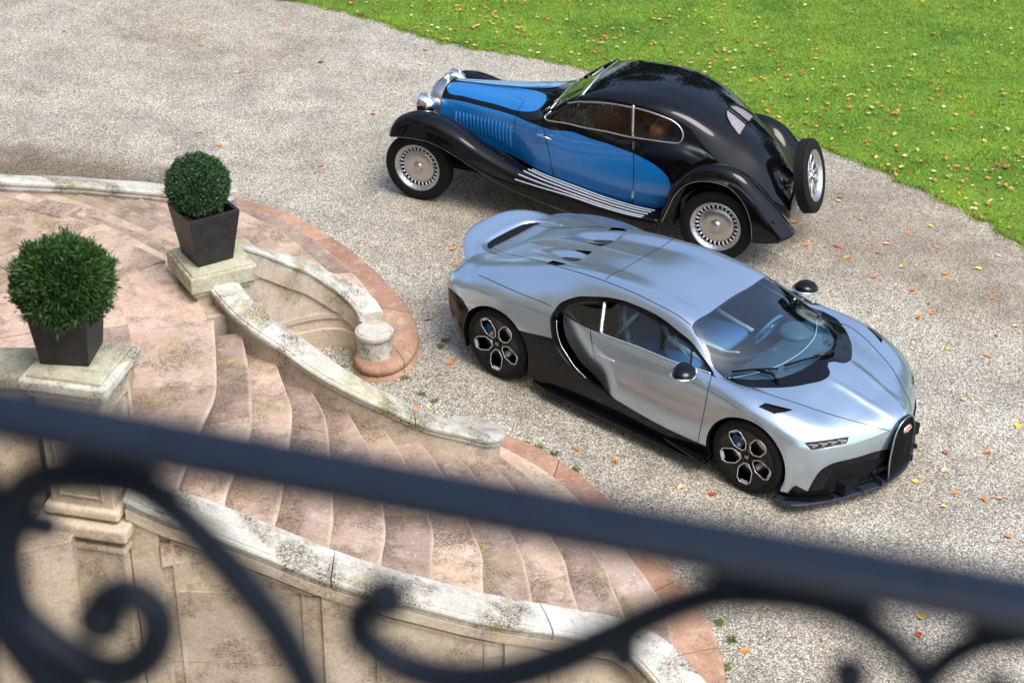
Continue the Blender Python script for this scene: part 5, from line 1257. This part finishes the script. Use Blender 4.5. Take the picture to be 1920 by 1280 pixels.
    V = [(3.48, a*.86, b-.03) for a, b in sp]+[(3.48, 0, .6)]; mk('radiator_core', (V, [(i, i+1, 44) for i in range(43)]), MT['mesh'], car)
    mk('filler_cap', join(lathe([(0, .075), (.02, .07), (.035, .05), (.042, .04), (.042, .02), (.03, .0)], 20, 'z')), MT['chrome'], car, True); bpy.data.objects[[o.name for o in bpy.data.objects if o.name.startswith('filler_cap')][-1]].location = (3.42, 0, 1.155)
    mk('cap_wings', tube([(3.40, -.10, 1.205), (3.41, 0, 1.22), (3.40, .10, 1.205)], .010, 6), MT['chrome'], car, True)
    # headlamps
    for y in (.40, -.40):
        e = empty('headlight', (3.50, y, 1.0), 0, car); e.scale = (.82, .94, .94)
        pr = [(0, -.155), (.035, -.150), (.070, -.125), (.098, -.085), (.115, -.03), (.122, .02), (.126, .05), (.126, .065), (.112, .07)]
        mk('lamp_bucket', lathe(pr, 36, 'x'), MT['chrome'], e, True); mk('lamp_lens', lathe([(0, .085), (.05, .082), (.10, .072), (.113, .066)], 36, 'x'), MT['glass_v'], e, True)
        mk('lamp_reflector', lathe([(0, -.05), (.06, -.02), (.11, .06)], 30, 'x'), MT['chrome'], e, True)
        mk('lamp_stalk', tube([(-.02, 0, -.11), (-.03, -y*.1, -.30)], .018, 8), MT['chrome'], e, True)
        mk('lamp_rib', tube([(-.15, 0, .0), (-.06, 0, .118), (.05, 0, .130)], .006, 6), MT['chrome'], e, True)
    mk('lamp_bar', tube([(3.47, -.55, .82), (3.50, 0, .80), (3.47, .55, .82)], .016, 8), MT['chrome'], car, True)
    # front wings and running boards: one sweep each side
    def st(x, i, im, c, s, o, lip): return [(x, *i), (x, *im), (x, *c), (x, *s), (x, *o), (x, *lip)]
    net = [[(3.70, .60, .70), (3.74, .64, .74), (3.765, .71, .765), (3.755, .78, .76), (3.72, .835, .75), (3.715, .835, .735)],
     st(3.70, (.53, .80), (.60, .865), (.69, .895), (.79, .865), (.855, .765), (.855, .75)),
     st(3.58, (.47, .86), (.56, .945), (.68, .975), (.79, .925), (.865, .785), (.865, .77)),
     st(3.42, (.44, .89), (.54, .985), (.67, 1.01), (.79, .955), (.868, .80), (.868, .785)),
     st(3.22, (.42, .87), (.53, .965), (.67, .99), (.79, .935), (.868, .79), (.868, .775)),
     st(2.98, (.44, .77), (.54, .885), (.68, .915), (.80, .86), (.868, .715), (.868, .70)),
     st(2.70, (.50, .66), (.58, .755), (.69, .785), (.81, .735), (.868, .60), (.868, .575)),
     st(2.35, (.56, .57), (.62, .635), (.70, .655), (.82, .605), (.868, .49), (.868, .44)),
     st(2.0, (.60, .53), (.65, .555), (.73, .560), (.83, .53), (.868, .46), (.868, .35)),
     st(1.6, (.60, .47), (.66, .485), (.74, .485), (.84, .475), (.868, .44), (.868, .28)),
     st(1.2, (.60, .415), (.66, .42), (.74, .42), (.84, .413), (.868, .39), (.868, .24)),
     st(.85, (.60, .385), (.66, .388), (.74, .388), (.84, .383), (.866, .365), (.866, .22)),
     st(.60, (.60, .385), (.66, .388), (.74, .388), (.84, .385), (.862, .37), (.862, .22))]
    for sd in (1, -1):
        loft('front_wing', net, MT['black'], car, sd, 110, 34, .012, (4,))
        Sf = Surf(net, (), (4,)); kv = Sf.kv
        edge = Sf(np.linspace(0.0, Sf.ku[-1], 60), np.full(60, -kv[4]*1.0)); edge[:, 1] = np.abs(edge[:, 1])*sd
        lipp = Sf(np.linspace(0.0, Sf.ku[-1], 60), np.full(60, -kv[5])); lipp[:, 1] = np.abs(lipp[:, 1])*sd
        mk('wing_beading', tube([tuple(p) for p in lipp], .006, 5), MT['nickel'], car, True)
        # polished strips on the running board
        us = np.interp([2.16, .72], [.60, .85, 1.2, 1.6, 2.0, 2.35][::1], Sf.ku[[12, 11, 10, 9, 8, 7]][::1])
        for k in range(5):
            w0 = -(kv[1]+(kv[4]-kv[1])*(.05+.20*k)) 
            uu = np.linspace(us[0]+.02*k*0-.03*k+.06, us[1]-.02*k+.03, 40)
            P = Sf(uu, np.full(40, w0)); P[:, 1] = np.abs(P[:, 1])*sd
            V = []; F = []
            for p in P: V += [(p[0], p[1]-.0085, p[2]+.005), (p[0], p[1]-.006, p[2]+.016), (p[0], p[1]+.006, p[2]+.016), (p[0], p[1]+.0085, p[2]+.005)]
            for i in range(39): F += [(4*i+c, 4*i+c+1, 4*i+5+c, 4*i+4+c) for c in range(3)]
            o = mk('running_board_strip', (V, F), MT['silverline'], car, True); fixn(o)
        # rear wing
        def rs(cr, oe, lip, yi, zi, yc=.735, yo=.835):
            c = np.array(cr); e = np.array(oe); mid = c*.45+e*.55
            return [(zi[0], yi, zi[1]), (c[0]*.5+zi[0]*.5, (yi+yc)/2, c[1]*.62+zi[1]*.38+.02), (c[0], yc, c[1]), (mid[0]+(c-e)[0]*.15, yo-.025, mid[1]+(c-e)[1]*.15), (e[0], yo, e[1]), (lip[0], yo+.002, lip[1])]
        rn = [rs((.60, .39), (.575, .37), (.56, .365), .58, (.60, .36)),
              rs((.555, .58), (.515, .52), (.505, .515), .60, (.56, .53)),
              rs((.475, .80), (.44, .72), (.43, .71), .60, (.46, .72)),
              rs((.30, .99), (.31, .865), (.303, .855), .60, (.30, .88)),
              rs((.04, 1.07), (.08, .935), (.08, .925), .56, (.04, .96)),
              rs((-.22, 1.015), (-.15, .90), (-.145, .89), .53, (-.20, .92)),
              rs((-.44, .84), (-.33, .73), (-.32, .72), .48, (-.40, .78), .72),
              rs((-.60, .67), (-.42, .52), (-.40, .515), .45, (-.55, .60), .70),
              rs((-.73, .52), (-.48, .40), (-.42, .36), .46, (-.68, .48), .68, .825),
              rs((-.80, .42), (-.60, .35), (-.44, .33), .50, (-.78, .40), .67, .80)]
        # lower rear corner closes down to the skirt
        loft('rear_wing_panel', rn, MT['black'], car, sd, 90, 34, .012, ())
        Sr = Surf(rn); lp = Sr(np.linspace(0, Sr.ku[-1], 50), np.full(50, -Sr.kv[5])); lp[:, 1] = np.abs(lp[:, 1])*sd
        mk('wing_beading', tube([tuple(p) for p in lp], .006, 5), MT['nickel'], car, True)
        jn = Sr(np.linspace(Sr.ku[1], Sr.ku[-2], 40), np.full(40, -Sr.kv[0]*1.0)); jn[:, 1] = np.abs(jn[:, 1])*sd
        # skirt behind the wheel
        V = [(-.40, sd*.836, .36), (-.44, sd*.832, .33), (-.62, sd*.80, .345), (-.80, sd*.68, .415), (-.60, sd*.79, .60), (-.42, sd*.836, .52)]
        mk('wing_skirt', (V, [(0, 1, 2, 5), (2, 3, 4, 5)]), MT['black'], car)
        # inner arch
        for cx, yy, y0 in ((0, .80, .50), (3.43, .70, .46)):
            V = []; F = []; r = .455 if cx == 0 else .43
            for i in range(25):
                t = R(-10)+R(200)*i/24
                for yq in (yy, y0): V.append((cx+r*math.cos(t), sd*yq, .391+r*math.sin(t)))
            for i in range(24): F.append((2*i, 2*i+1, 2*i+3, 2*i+2))
            if cx == 0:
                k = len(V); V.append((cx, sd*y0, .39)); F += [(2*i+1, 2*i+3, k) for i in range(24)]
                mk('arch_liner', (V, F), MT['mesh'], car, True)
        mk('front_spring', tube([(3.9, sd*.40, .42), (3.6, sd*.42, .36), (3.1, sd*.44, .38)], .022, 6), MT['black'], car)
        mk('chassis_rail', box(1.7, sd*.40, .40, 3.9, .07, .12), MT['mesh'], car)
        mk('valance', box(2.9, sd*.47, .50, 1.1, .02, .34), MT['mesh'], car)
    mk('front_axle', tube([(3.43, -.62, .34), (3.45, -.3, .30), (3.45, .3, .30), (3.43, .62, .34)], .028, 8), MT['nickel'], car)
    mk('rear_axle', tube([(0, -.62, .39), (0, .62, .39)], .04, 8), MT['mesh'], car)
    mk('underbody', box(1.5, 0, .40, 3.6, 1.08, .06), MT['mesh'], car)
    mk('fuel_tank', box(-.42, 0, .40, .40, .74, .16), MT['black'], car)
    mk('exhaust_tail', tube([(-.45, .42, .36), (-.74, .40, .34)], .042, 12), MT['chrome'], car, True)
    mk('spare_carrier', join(tube([(-.40, .12, .55), (-.70, .05, .78)], .02, 6), tube([(-.40, -.12, .55), (-.70, -.05, .78)], .02, 6)), MT['nickel'], car)
    # wheels
    def wheel(M, name='wheel', spare=False):
        e = empty(name, (0, 0, 0), 0, car); e.matrix_local = M
        r, wd, rr = .391, .150, .262
        pr = [(rr, -.055), (rr+.02, -.07), (.33, -.078), (.366, -.068)]
        for a in (-.052, -.028, -.004, .020, .044): pr += [(r-.006, a-.010), (r, a-.006), (r, a+.004), (r-.006, a+.008)]
        pr += [(.368, .064), (.335, .076), (rr+.022, .068), (rr, .052)]
        mk('tyre', lathe(pr, 64), MT['tyre'], e, True)
        rim = [(rr+.008, .058), (rr+.012, .064), (rr+.004, .068), (rr-.004, .060), (rr-.014, .050), (rr-.026, .040), (rr-.034, .028), (rr-.036, -.02), (rr-.01, -.05), (rr+.004, -.058)]
        mk('rim', lathe(rim, 64), MT['alu'], e, True)
        if not spare:
            disc = [(0, .060), (.020, .062), (.042, .056), (.050, .044), (.054, .030), (.075, .036), (.13, .036), (.178, .028), (.190, .020), (.192, .008)]
            mk('wheel_disc', lathe(disc, 56), MT['nickel'], e, True)
            mk('wheel_back', lathe([(rr-.03, -.005), (.10, -.005)], 48), MT['mesh'], e)
            mk('brake_drum', lathe([(.20, -.02), (.20, -.09), (0, -.09)], 40), MT['mesh'], e, True)
            for k in range(28):
                a = 2*math.pi*k/28; c, s = math.cos(a), math.sin(a)
                mk('spoke', tube([(.186*c, .016, .186*s), (.236*c, .028, .236*s)], [.011, .015], 6), MT['alu'], e, True)
        else:
            for k in range(10):
                a = 2*math.pi*k/10; c, s = math.cos(a), math.sin(a)
                mk('spoke', tube([(.05*c, .010, .05*s), (.15*c, .012, .15*s), (.236*c, .024, .236*s)], [.018, .013, .015], 6), MT['alu'], e, True)
            mk('hub', lathe([(0, .05), (.03, .045), (.055, .02), (.058, -.03)], 28), MT['nickel'], e, True)
            mk('hub_nut', join(box(0, .055, 0, .14, .02, .024), lathe([(0, .09), (.02, .085), (.024, .05)], 16)), MT['chrome'], e)
        return e
    Rz = Matrix.Rotation
    wheel(Matrix.Translation((0, .70, .391))); wheel(Matrix.Translation((0, -.70, .391)) @ Rz(math.pi, 4, 'Z'))
    wheel(Matrix.Translation((3.43, .705, .391)) @ Rz(R(0), 4, 'Z')); wheel(Matrix.Translation((3.43, -.705, .391)) @ Rz(math.pi, 4, 'Z'))
    wheel(Matrix.Translation((-.76, 0, .80)) @ Rz(R(14), 4, 'Y') @ Rz(R(90), 4, 'Z'), 'spare_wheel', True)
    # interior
    it = empty('interior', (0, 0, 0), 0, car)
    mk('cabin_floor', box(1.2, 0, .50, 1.9, 1.14, .04), MT['wood'], it)
    o = mk('dashboard', box(1.93, 0, 1.06, .05, 1.10, .20), MT['wood'], it); add_bevel(o, .02)
    for y in (-.28, -.14, 0, .14, .30): mk('gauge', lathe([(0, 0), (.038, -.002), (.042, -.006)], 20, 'x'), MT['silverline'], it); bpy.data.objects[[o.name for o in bpy.data.objects if o.name.startswith('gauge')][-1]].location = (1.90, y, 1.08)
    for y in (-.29, .29):
        st_ = empty('seat', (1.10, y, .55), 0, it)
        for nm, b_ in (('seat_cushion', box(.05, 0, .16, .52, .50, .18)), ('seat_back', box(-.26, 0, .44, .16, .50, .58, 0, R(-14)))):
            o = mk(nm, b_, MT['leather_b'], st_); add_bevel(o, .06, 4); autosmooth(o, 60)
    o = mk('rear_bench', box(.42, 0, .78, .45, 1.06, .22), MT['leather_b'], it); add_bevel(o, .06, 4)
    o = mk('rear_backrest', box(.16, 0, .98, .14, 1.0, .40, 0, R(-25)), MT['leather_b'], it); add_bevel(o, .05, 4)
    for y in (-.575, .575): mk('door_trim', box(1.42, y, .85, .85, .012, .52), MT['leather_b'], it)
    sw = empty('steering_wheel', (1.60, -.29, 1.12), 0, it); sw.rotation_euler = (0, R(-62), 0)
    mk('wheel_rim', tube([(.20*math.cos(t), .20*math.sin(t), 0) for t in np.linspace(0, 2*math.pi, 32, endpoint=False)], .012, 8, True), MT['wood'], sw, True)
    mk('wheel_spokes', join(*[tube([(0, 0, 0), (.2*math.cos(a), .2*math.sin(a), 0)], .007, 5) for a in (R(90), R(-90), R(0), R(180))]), MT['chrome'], sw, True)
    mk('steering_column', tube([(1.62, -.29, 1.11), (1.92, -.29, .95)], .014, 6), MT['chrome'], it)
    mk('mirror_interior', box(1.62, 0, 1.43, .02, .18, .045), MT['nickel'], it)
    return car
make_vintage()

# ------------------------------------------------------------------ planters
def planter(loc, rz, base, top, h, label):
    root = empty('plant_pot', loc, rz); tag(root, label, 'planter', 'dark tapered plant pots')
    b, t, w = base/2, top/2, .035
    V = [(-b, -b, 0), (b, -b, 0), (b, b, 0), (-b, b, 0), (-t, -t, h), (t, -t, h), (t, t, h), (-t, t, h), (-t+w, -t+w, h), (t-w, -t+w, h), (t-w, t-w, h), (-t+w, t-w, h)]
    k = t-w-.02; V += [(-k, -k, h-.10), (k, -k, h-.10), (k, k, h-.10), (-k, k, h-.10)]
    F = [(3, 2, 1, 0)]
    for a, c in ((0, 4), (4, 8), (8, 12)):
        for i in range(4): F.append((a+i, a+(i+1) % 4, c+(i+1) % 4, c+i))
    F.append((12, 13, 14, 15))
    o = mk('pot_body', (V, F), MT['pot'], root); add_bevel(o, .006, 2)
    n = 14; V = [(-k+2*k*i/n, -k+2*k*j/n, h-.075+.022*math.sin(i*2.1+j)*math.cos(j*1.7)+random.uniform(-.006, .006)) for i in range(n+1) for j in range(n+1)]
    mk('soil', (V, [(i*(n+1)+j, (i+1)*(n+1)+j, (i+1)*(n+1)+j+1, i*(n+1)+j+1) for i in range(n) for j in range(n)]), MT['soil'], root, True)
    V, F = [], []
    for _ in range(60):
        x, y = random.uniform(-k, k)*.9, random.uniform(-k, k)*.9; v, f = box(x, y, h-.06, random.uniform(.01, .03), random.uniform(.006, .015), .008, random.uniform(0, 3), random.uniform(-.4, .4)); m0 = len(V); V += v; F += [tuple(i+m0 for i in q) for q in f]
    mk('bark_mulch', (V, F), MT['leaf_brown'], root, kind='stuff')
    return root
def topiary(name, loc, rad, zs, n, ll, lw, mat, label, rough):
    root = empty(name, loc); tag(root, label, 'topiary', 'clipped evergreen balls')
    mk('stem', tube([(0, 0, -rad-.10), (.01, 0, -rad*.5), (0, 0, 0)], [.03, .022, .015], 7), MT['bark'], root, True)
    rg = np.random.default_rng(int(rad*1000)); V = np.empty((n*4, 3)); 
    th = np.arccos(rg.uniform(-1, 1, n)); ph = rg.uniform(0, 2*np.pi, n)
    d = np.stack([np.sin(th)*np.cos(ph), np.sin(th)*np.sin(ph), np.cos(th)], -1)
    bump_ = 1+rough*(np.sin(ph*5+th*4)*np.sin(th*6)*.5+np.sin(ph*11+2)*np.cos(th*9)*.35+rg.normal(0, .30, n))
    rr = rad*(rg.uniform(.66, 1.0, n)**.5)*np.clip(bump_, .8, 1.22)
    c = d*rr[:, None]*np.array([1, 1, zs])
    up = d*.75+rg.normal(0, .55, (n, 3))+np.array([0, 0, .15]); up /= np.linalg.norm(up, axis=1)[:, None]
    sd_ = np.cross(up, rg.normal(0, 1, (n, 3))); sd_ /= np.linalg.norm(sd_, axis=1)[:, None]+1e-9
    L = (ll*rg.uniform(.6, 1.4, n))[:, None]; W = (lw*rg.uniform(.7, 1.3, n))[:, None]
    V = np.stack([c, c+up*L*.5+sd_*W, c+up*L, c+up*L*.5-sd_*W], 1).reshape(-1, 3)
    F = np.arange(4*n).reshape(-1, 4)
    me = bpy.data.meshes.new('foliage'); me.vertices.add(4*n); me.vertices.foreach_set('co', V.ravel()); me.loops.add(4*n); me.loops.foreach_set('vertex_index', F.ravel())
    me.polygons.add(n); me.polygons.foreach_set('loop_start', np.arange(0, 4*n, 4)); me.polygons.foreach_set('loop_total', np.full(n, 4)); me.update(calc_edges=True)
    ob('foliage', me, mat, root, 'stuff')
    v, f = sph((0, 0, 0), rad*.72, rad*.72, rad*zs*.70, 20, 14); mk('inner_growth', (v, f), MT['soil'], root, True)
    return root
planter((-2.40, 11.475, 2.012), R(35), .30, .42, .43, 'smaller dark tapered pot on the mossy plinth between the two stair flights')
topiary('box_ball', (-2.43, 11.49, 2.61), .236, 1.0, 26000, .022, .006, MT['box'], 'small neatly clipped round box ball in the far dark pot', .09)
planter((-2.69, 8.64, 2.825), R(-4), .30, .385, .44, 'larger looking dark tapered pot at left on the tall stone pedestal')
topiary('yew_ball', (-2.68, 8.62, 3.33), 0.275, .88, 32000, .042, .0055, MT['yew'], 'big shaggy dark green yew ball in the near left pot', .19)

# ------------------------------------------------------------------ balcony railing close to the lens
def railing():
    root = empty('balcony_railing', (0, .95, 7.0)); tag(root, 'dark wrought iron balcony railing with flat handrail and scrolls, out of focus in front', 'railing'); off = Vector(root.location)
    A = Vector(RAIL_A); Dv = Vector(RAIL_D).normalized(); N = Vector((-Dv.y, Dv.x, 0))
    P0 = A-Dv*.9; P1 = A+Dv*1.9
    V = []; F = []
    sec = [(-.027, -.006), (-.027, .005), (-.022, .009), (.022, .009), (.027, .005), (.027, -.006), (.022, -.010), (-.022, -.010)]
    for k in range(15):
        p = P0+(P1-P0)*k/14; V += [tuple(p+N*a+Vector((0, 0, b))-off) for a, b in sec]
    for i in range(14):
        for k in range(8): F.append((i*8+k, i*8+(k+1) % 8, (i+1)*8+(k+1) % 8, (i+1)*8+k))
    F += [tuple(range(8)), tuple(14*8+k for k in range(8))]
    o = mk('handrail', (V, F), MT['handrail'], root, True); fixn(o); autosmooth(o, 30)
    for k in range(7):
        p = A+Dv*(-.14+.148*k*1.9)+Vector((0, 0, .010)); mk('rivet', sph(tuple(p-off), .009, .009, .004, 12, 6), MT['handrail'], root, True)
    for nm, (P, r) in SCROLLS.items():
        q = smooth_path(P, max(14, len(P)*5)); pts = [A+Dv*a for a, b in q]; pts = [Vector((p.x, p.y, b))-off for p, (a, b) in zip(pts, q)]
        n = len(pts); rad = [r*1.2*(.80+.2*math.sin(math.pi*i/(n-1))) for i in range(n)]
        o = mk('scroll', tube(pts, rad, 10, False), MT['iron'], root, True)
        if nm in ('arc_left', 'arc_center', 'drop', 'curl_left', 'bulb_right', 'bulb_far'):
            e = pts[-1] if nm in ('arc_left', 'curl_left') else pts[0]
            mk('scroll_bulb', sph(tuple(e), r*1.45, r*1.4, r*1.45, 14, 10), MT['iron'], root, True)
    # lower rail and uprights
    for z, rr in ((6.62, .012), (6.52, .012)):
        mk('lower_rail', tube([tuple(P0+Vector((0, 0, z-7.4))-off), tuple(P1+Vector((0, 0, z-7.4))-off)], rr, 8), MT['iron'], root, True)
    for s in (-.62, -.06+-.0, 1.55):
        p = A+Dv*s; mk('upright', tube([(p.x, p.y, 7.39-0), (p.x, p.y, 6.4)], .011, 8) if False else ([tuple(Vector(v)-off) for v in tube([(p.x, p.y, 7.39), (p.x, p.y, 6.4)], .011, 8)[0]], tube([(0, 0, 1), (0, 0, 0)], .011, 8)[1]), MT['iron'], root, True)
railing()

# ------------------------------------------------------------------ fallen leaves, weeds
def leaf_mesh(seed):
    rg = random.Random(seed); n = 9; pts = []
    for i in range(n):
        a = 2*math.pi*i/n; rad = (.030 if i % 2 == 0 else .021)*rg.uniform(.8, 1.15); pts.append((rad*math.cos(a)*1.15, rad*math.sin(a)*.85, .004+.012*abs(math.sin(a))*rg.uniform(.3, 1)))
    V = [(0, 0, .003)]+pts; F = [(0, i+1, (i+1) % n+1) for i in range(n)]
    V += [(.030, 0, .005), (.055, .004, .010), (.055, .007, .010), (.030, .003, .005)]; F.append((n+1, n+2, n+3, n+4))
    return mesh('leaf', V, F)
KINDS = [('leaf_orange', 'orange'), ('leaf_yellow', 'yellow'), ('leaf_brown', 'brown'), ('leaf_pale', 'pale tan'), ('leaf_cream', 'cream'), ('leaf_red', 'dark red')]
LM = {}
for k, nm in KINDS:
    LM[k] = [leaf_mesh(hash(k) % 1 + i+len(k)) for i in range(4)]
    for me in LM[k]: me.materials.append(MT[k])
def drop_leaf(x, y, z, kind, sc, grp, where):
    nm = dict(KINDS)[kind]; o = ob('fallen_leaf', random.choice(LM[kind]))
    o.location = (x, y, z); o.rotation_euler = (random.uniform(-.3, .3), random.uniform(-.3, .3), random.uniform(0, 6.28)); o.scale = (sc, sc, sc)
    tag(o, 'small curled %s autumn leaf lying on the %s' % (nm, where), 'leaf', grp)
rr_ = random.Random(11)
MARKS = [('nose of the silver car', (3.4, 11.4)), ('rear wheel of the silver car', (-.1, 13.0)), ('far door mirror of the silver car', (2.6, 13.6)), ('spare wheel of the vintage car', (3.1, 15.8)),
 ('front wheel of the vintage car', (-1.1, 16.9)), ('round end post of the stairs', (-1.2, 13.1)), ('lowest stair step under the railing', (1.5, 9.3)), ('lawn edge at the right', (5.0, 14.9)), ('lawn edge at the top left', (-2.6, 22.3)), ('outer wall of the far stair flight', (-4.2, 16.6)), ('right edge of the picture', (4.5, 11.5))]
ORD = ['closest', 'second closest', 'third closest', 'fourth closest', 'fifth closest', 'sixth closest', 'seventh closest', 'eighth closest', 'ninth closest', 'tenth closest', 'eleventh closest', 'twelfth closest', 'thirteenth closest', 'fourteenth closest', 'fifteenth closest', 'sixteenth closest']
near = {}
for i, (x, y) in enumerate(LEAVES):
    k = min(range(len(MARKS)), key=lambda j: math.hypot(x-MARKS[j][1][0], y-MARKS[j][1][1])); near.setdefault(k, []).append((math.hypot(x-MARKS[k][1][0], y-MARKS[k][1][1]), i))
WHERE = {}
for k, L in near.items():
    for n_, (d_, i) in enumerate(sorted(L)): WHERE[i] = (ORD[min(n_, 15)], MARKS[k][0])
for i, (x, y) in enumerate(LEAVES):
    k = rr_.choices(['leaf_orange', 'leaf_yellow', 'leaf_red', 'leaf_pale'], [6, 3, 1, 1.2])[0]
    drop_leaf(x, y, .004, k, rr_.uniform(.9, 1.45), 'leaves fallen on the gravel drive', 'gravel drive'); COL.objects[-1]['label'] = '%s leaf on the gravel, %s to the %s' % (dict(KINDS)[k], *WHERE[i])
lp = []
while len(lp) < 850:
    x, y = rr_.uniform(-3.5, 9.4), rr_.uniform(14.5, 28)
    if abs(x) > y*.345+.3 or not inpoly(np.array([(x, y)]), LAWN)[0]: continue
    # distance to the lawn edge decides the density
    e = min(math.hypot(x-a, y-b) for a, b in LAWN[60:400:6]); dens = .12+.88*math.exp(-((e-1.0)/1.3)**2)
    clump = .5+.5*math.sin(x*2.3+math.sin(y*1.9)*1.5)*math.sin(y*2.1+1)
    if rr_.random() < dens*(.25+.75*clump): lp.append((e, x, y))
lp.sort(key=lambda q: q[2])
SV = []; SF = []; SM = []
for i, (e, x, y) in enumerate(lp):
    k = rr_.choices([a for a, b in KINDS], [7, 2, 2.5, 3, .5, 1.8])[0]; sc = rr_.uniform(.7, 1.15)
    if i < 215: drop_leaf(x, y, .036+rr_.uniform(0, .012), k, sc, '%s leaves scattered over the lawn' % dict(KINDS)[k], 'bright green lawn')
    else:
        me = rr_.choice(LM[k]); M = Matrix.Translation((x, y, .04)) @ Matrix.Rotation(rr_.uniform(0, 6.28), 4, 'Z') @ Matrix.Scale(sc, 4); m0 = len(SV)
        SV += [tuple(M @ v.co) for v in me.vertices]
        for p in me.polygons: SF.append(tuple(a+m0 for a in p.vertices)); SM.append([a for a, b in KINDS].index(k))
me = mesh('leaf_litter', SV, SF)
for a, b in KINDS: me.materials.append(MT[a])
me.polygons.foreach_set('material_index', SM); tag(ob('leaf_litter', me), 'loose scatter of small autumn leaves over the far lawn', 'leaves', kind='stuff')
wlab = ['small green weed tuft in the gravel %s' % s for s in ('below the near parapet coping, leftmost of four', 'beside the rounded base of the end post', 'between the parapet and the silver car', 'nearest the silver car rear wheel', 'just past the mossy parapet end', 'by the lowest step, second past the parapet end', 'by the lowest step, third past the parapet end', 'behind the silver car rear wheel', 'under the railing right of the lowest step', 'under the railing, below the upper weed there', 'under the railing, lowest at the picture bottom', 'at the round base slab tip', 'far out on the open drive', 'right of the lowest step under the handrail', 'along the lowest step towards the handrail', 'in the niche near the round post', 'in the niche corner by the curved wall')]
for (x, y), lb in zip(WEEDS, wlab):
    V = []; F = []
    for _ in range(rr_.randint(18, 40)):
        cx = cy = 0.0; b = rr_.uniform(0, 6.28); L = rr_.uniform(.02, .065); h = rr_.uniform(.006, .03); m0 = len(V)
        V += [(cx, cy, .002), (cx+L*.5*math.cos(b)-.006*math.sin(b), cy+L*.5*math.sin(b)+.006*math.cos(b), h), (cx+L*math.cos(b), cy+L*math.sin(b), h*.8), (cx+L*.5*math.cos(b)+.006*math.sin(b), cy+L*.5*math.sin(b)-.006*math.cos(b), h)]; F.append((m0, m0+1, m0+2, m0+3))
    me_ = mesh('weed', V, F); import bmesh; bm_ = bmesh.new(); bm_.from_mesh(me_); bmesh.ops.remove_doubles(bm_, verts=bm_.verts, dist=.0005); bm_.to_mesh(me_); bm_.free(); o = ob('weed', me_, MT['weed']); o.location = (x, y, 0); tag(o, lb, 'weed')
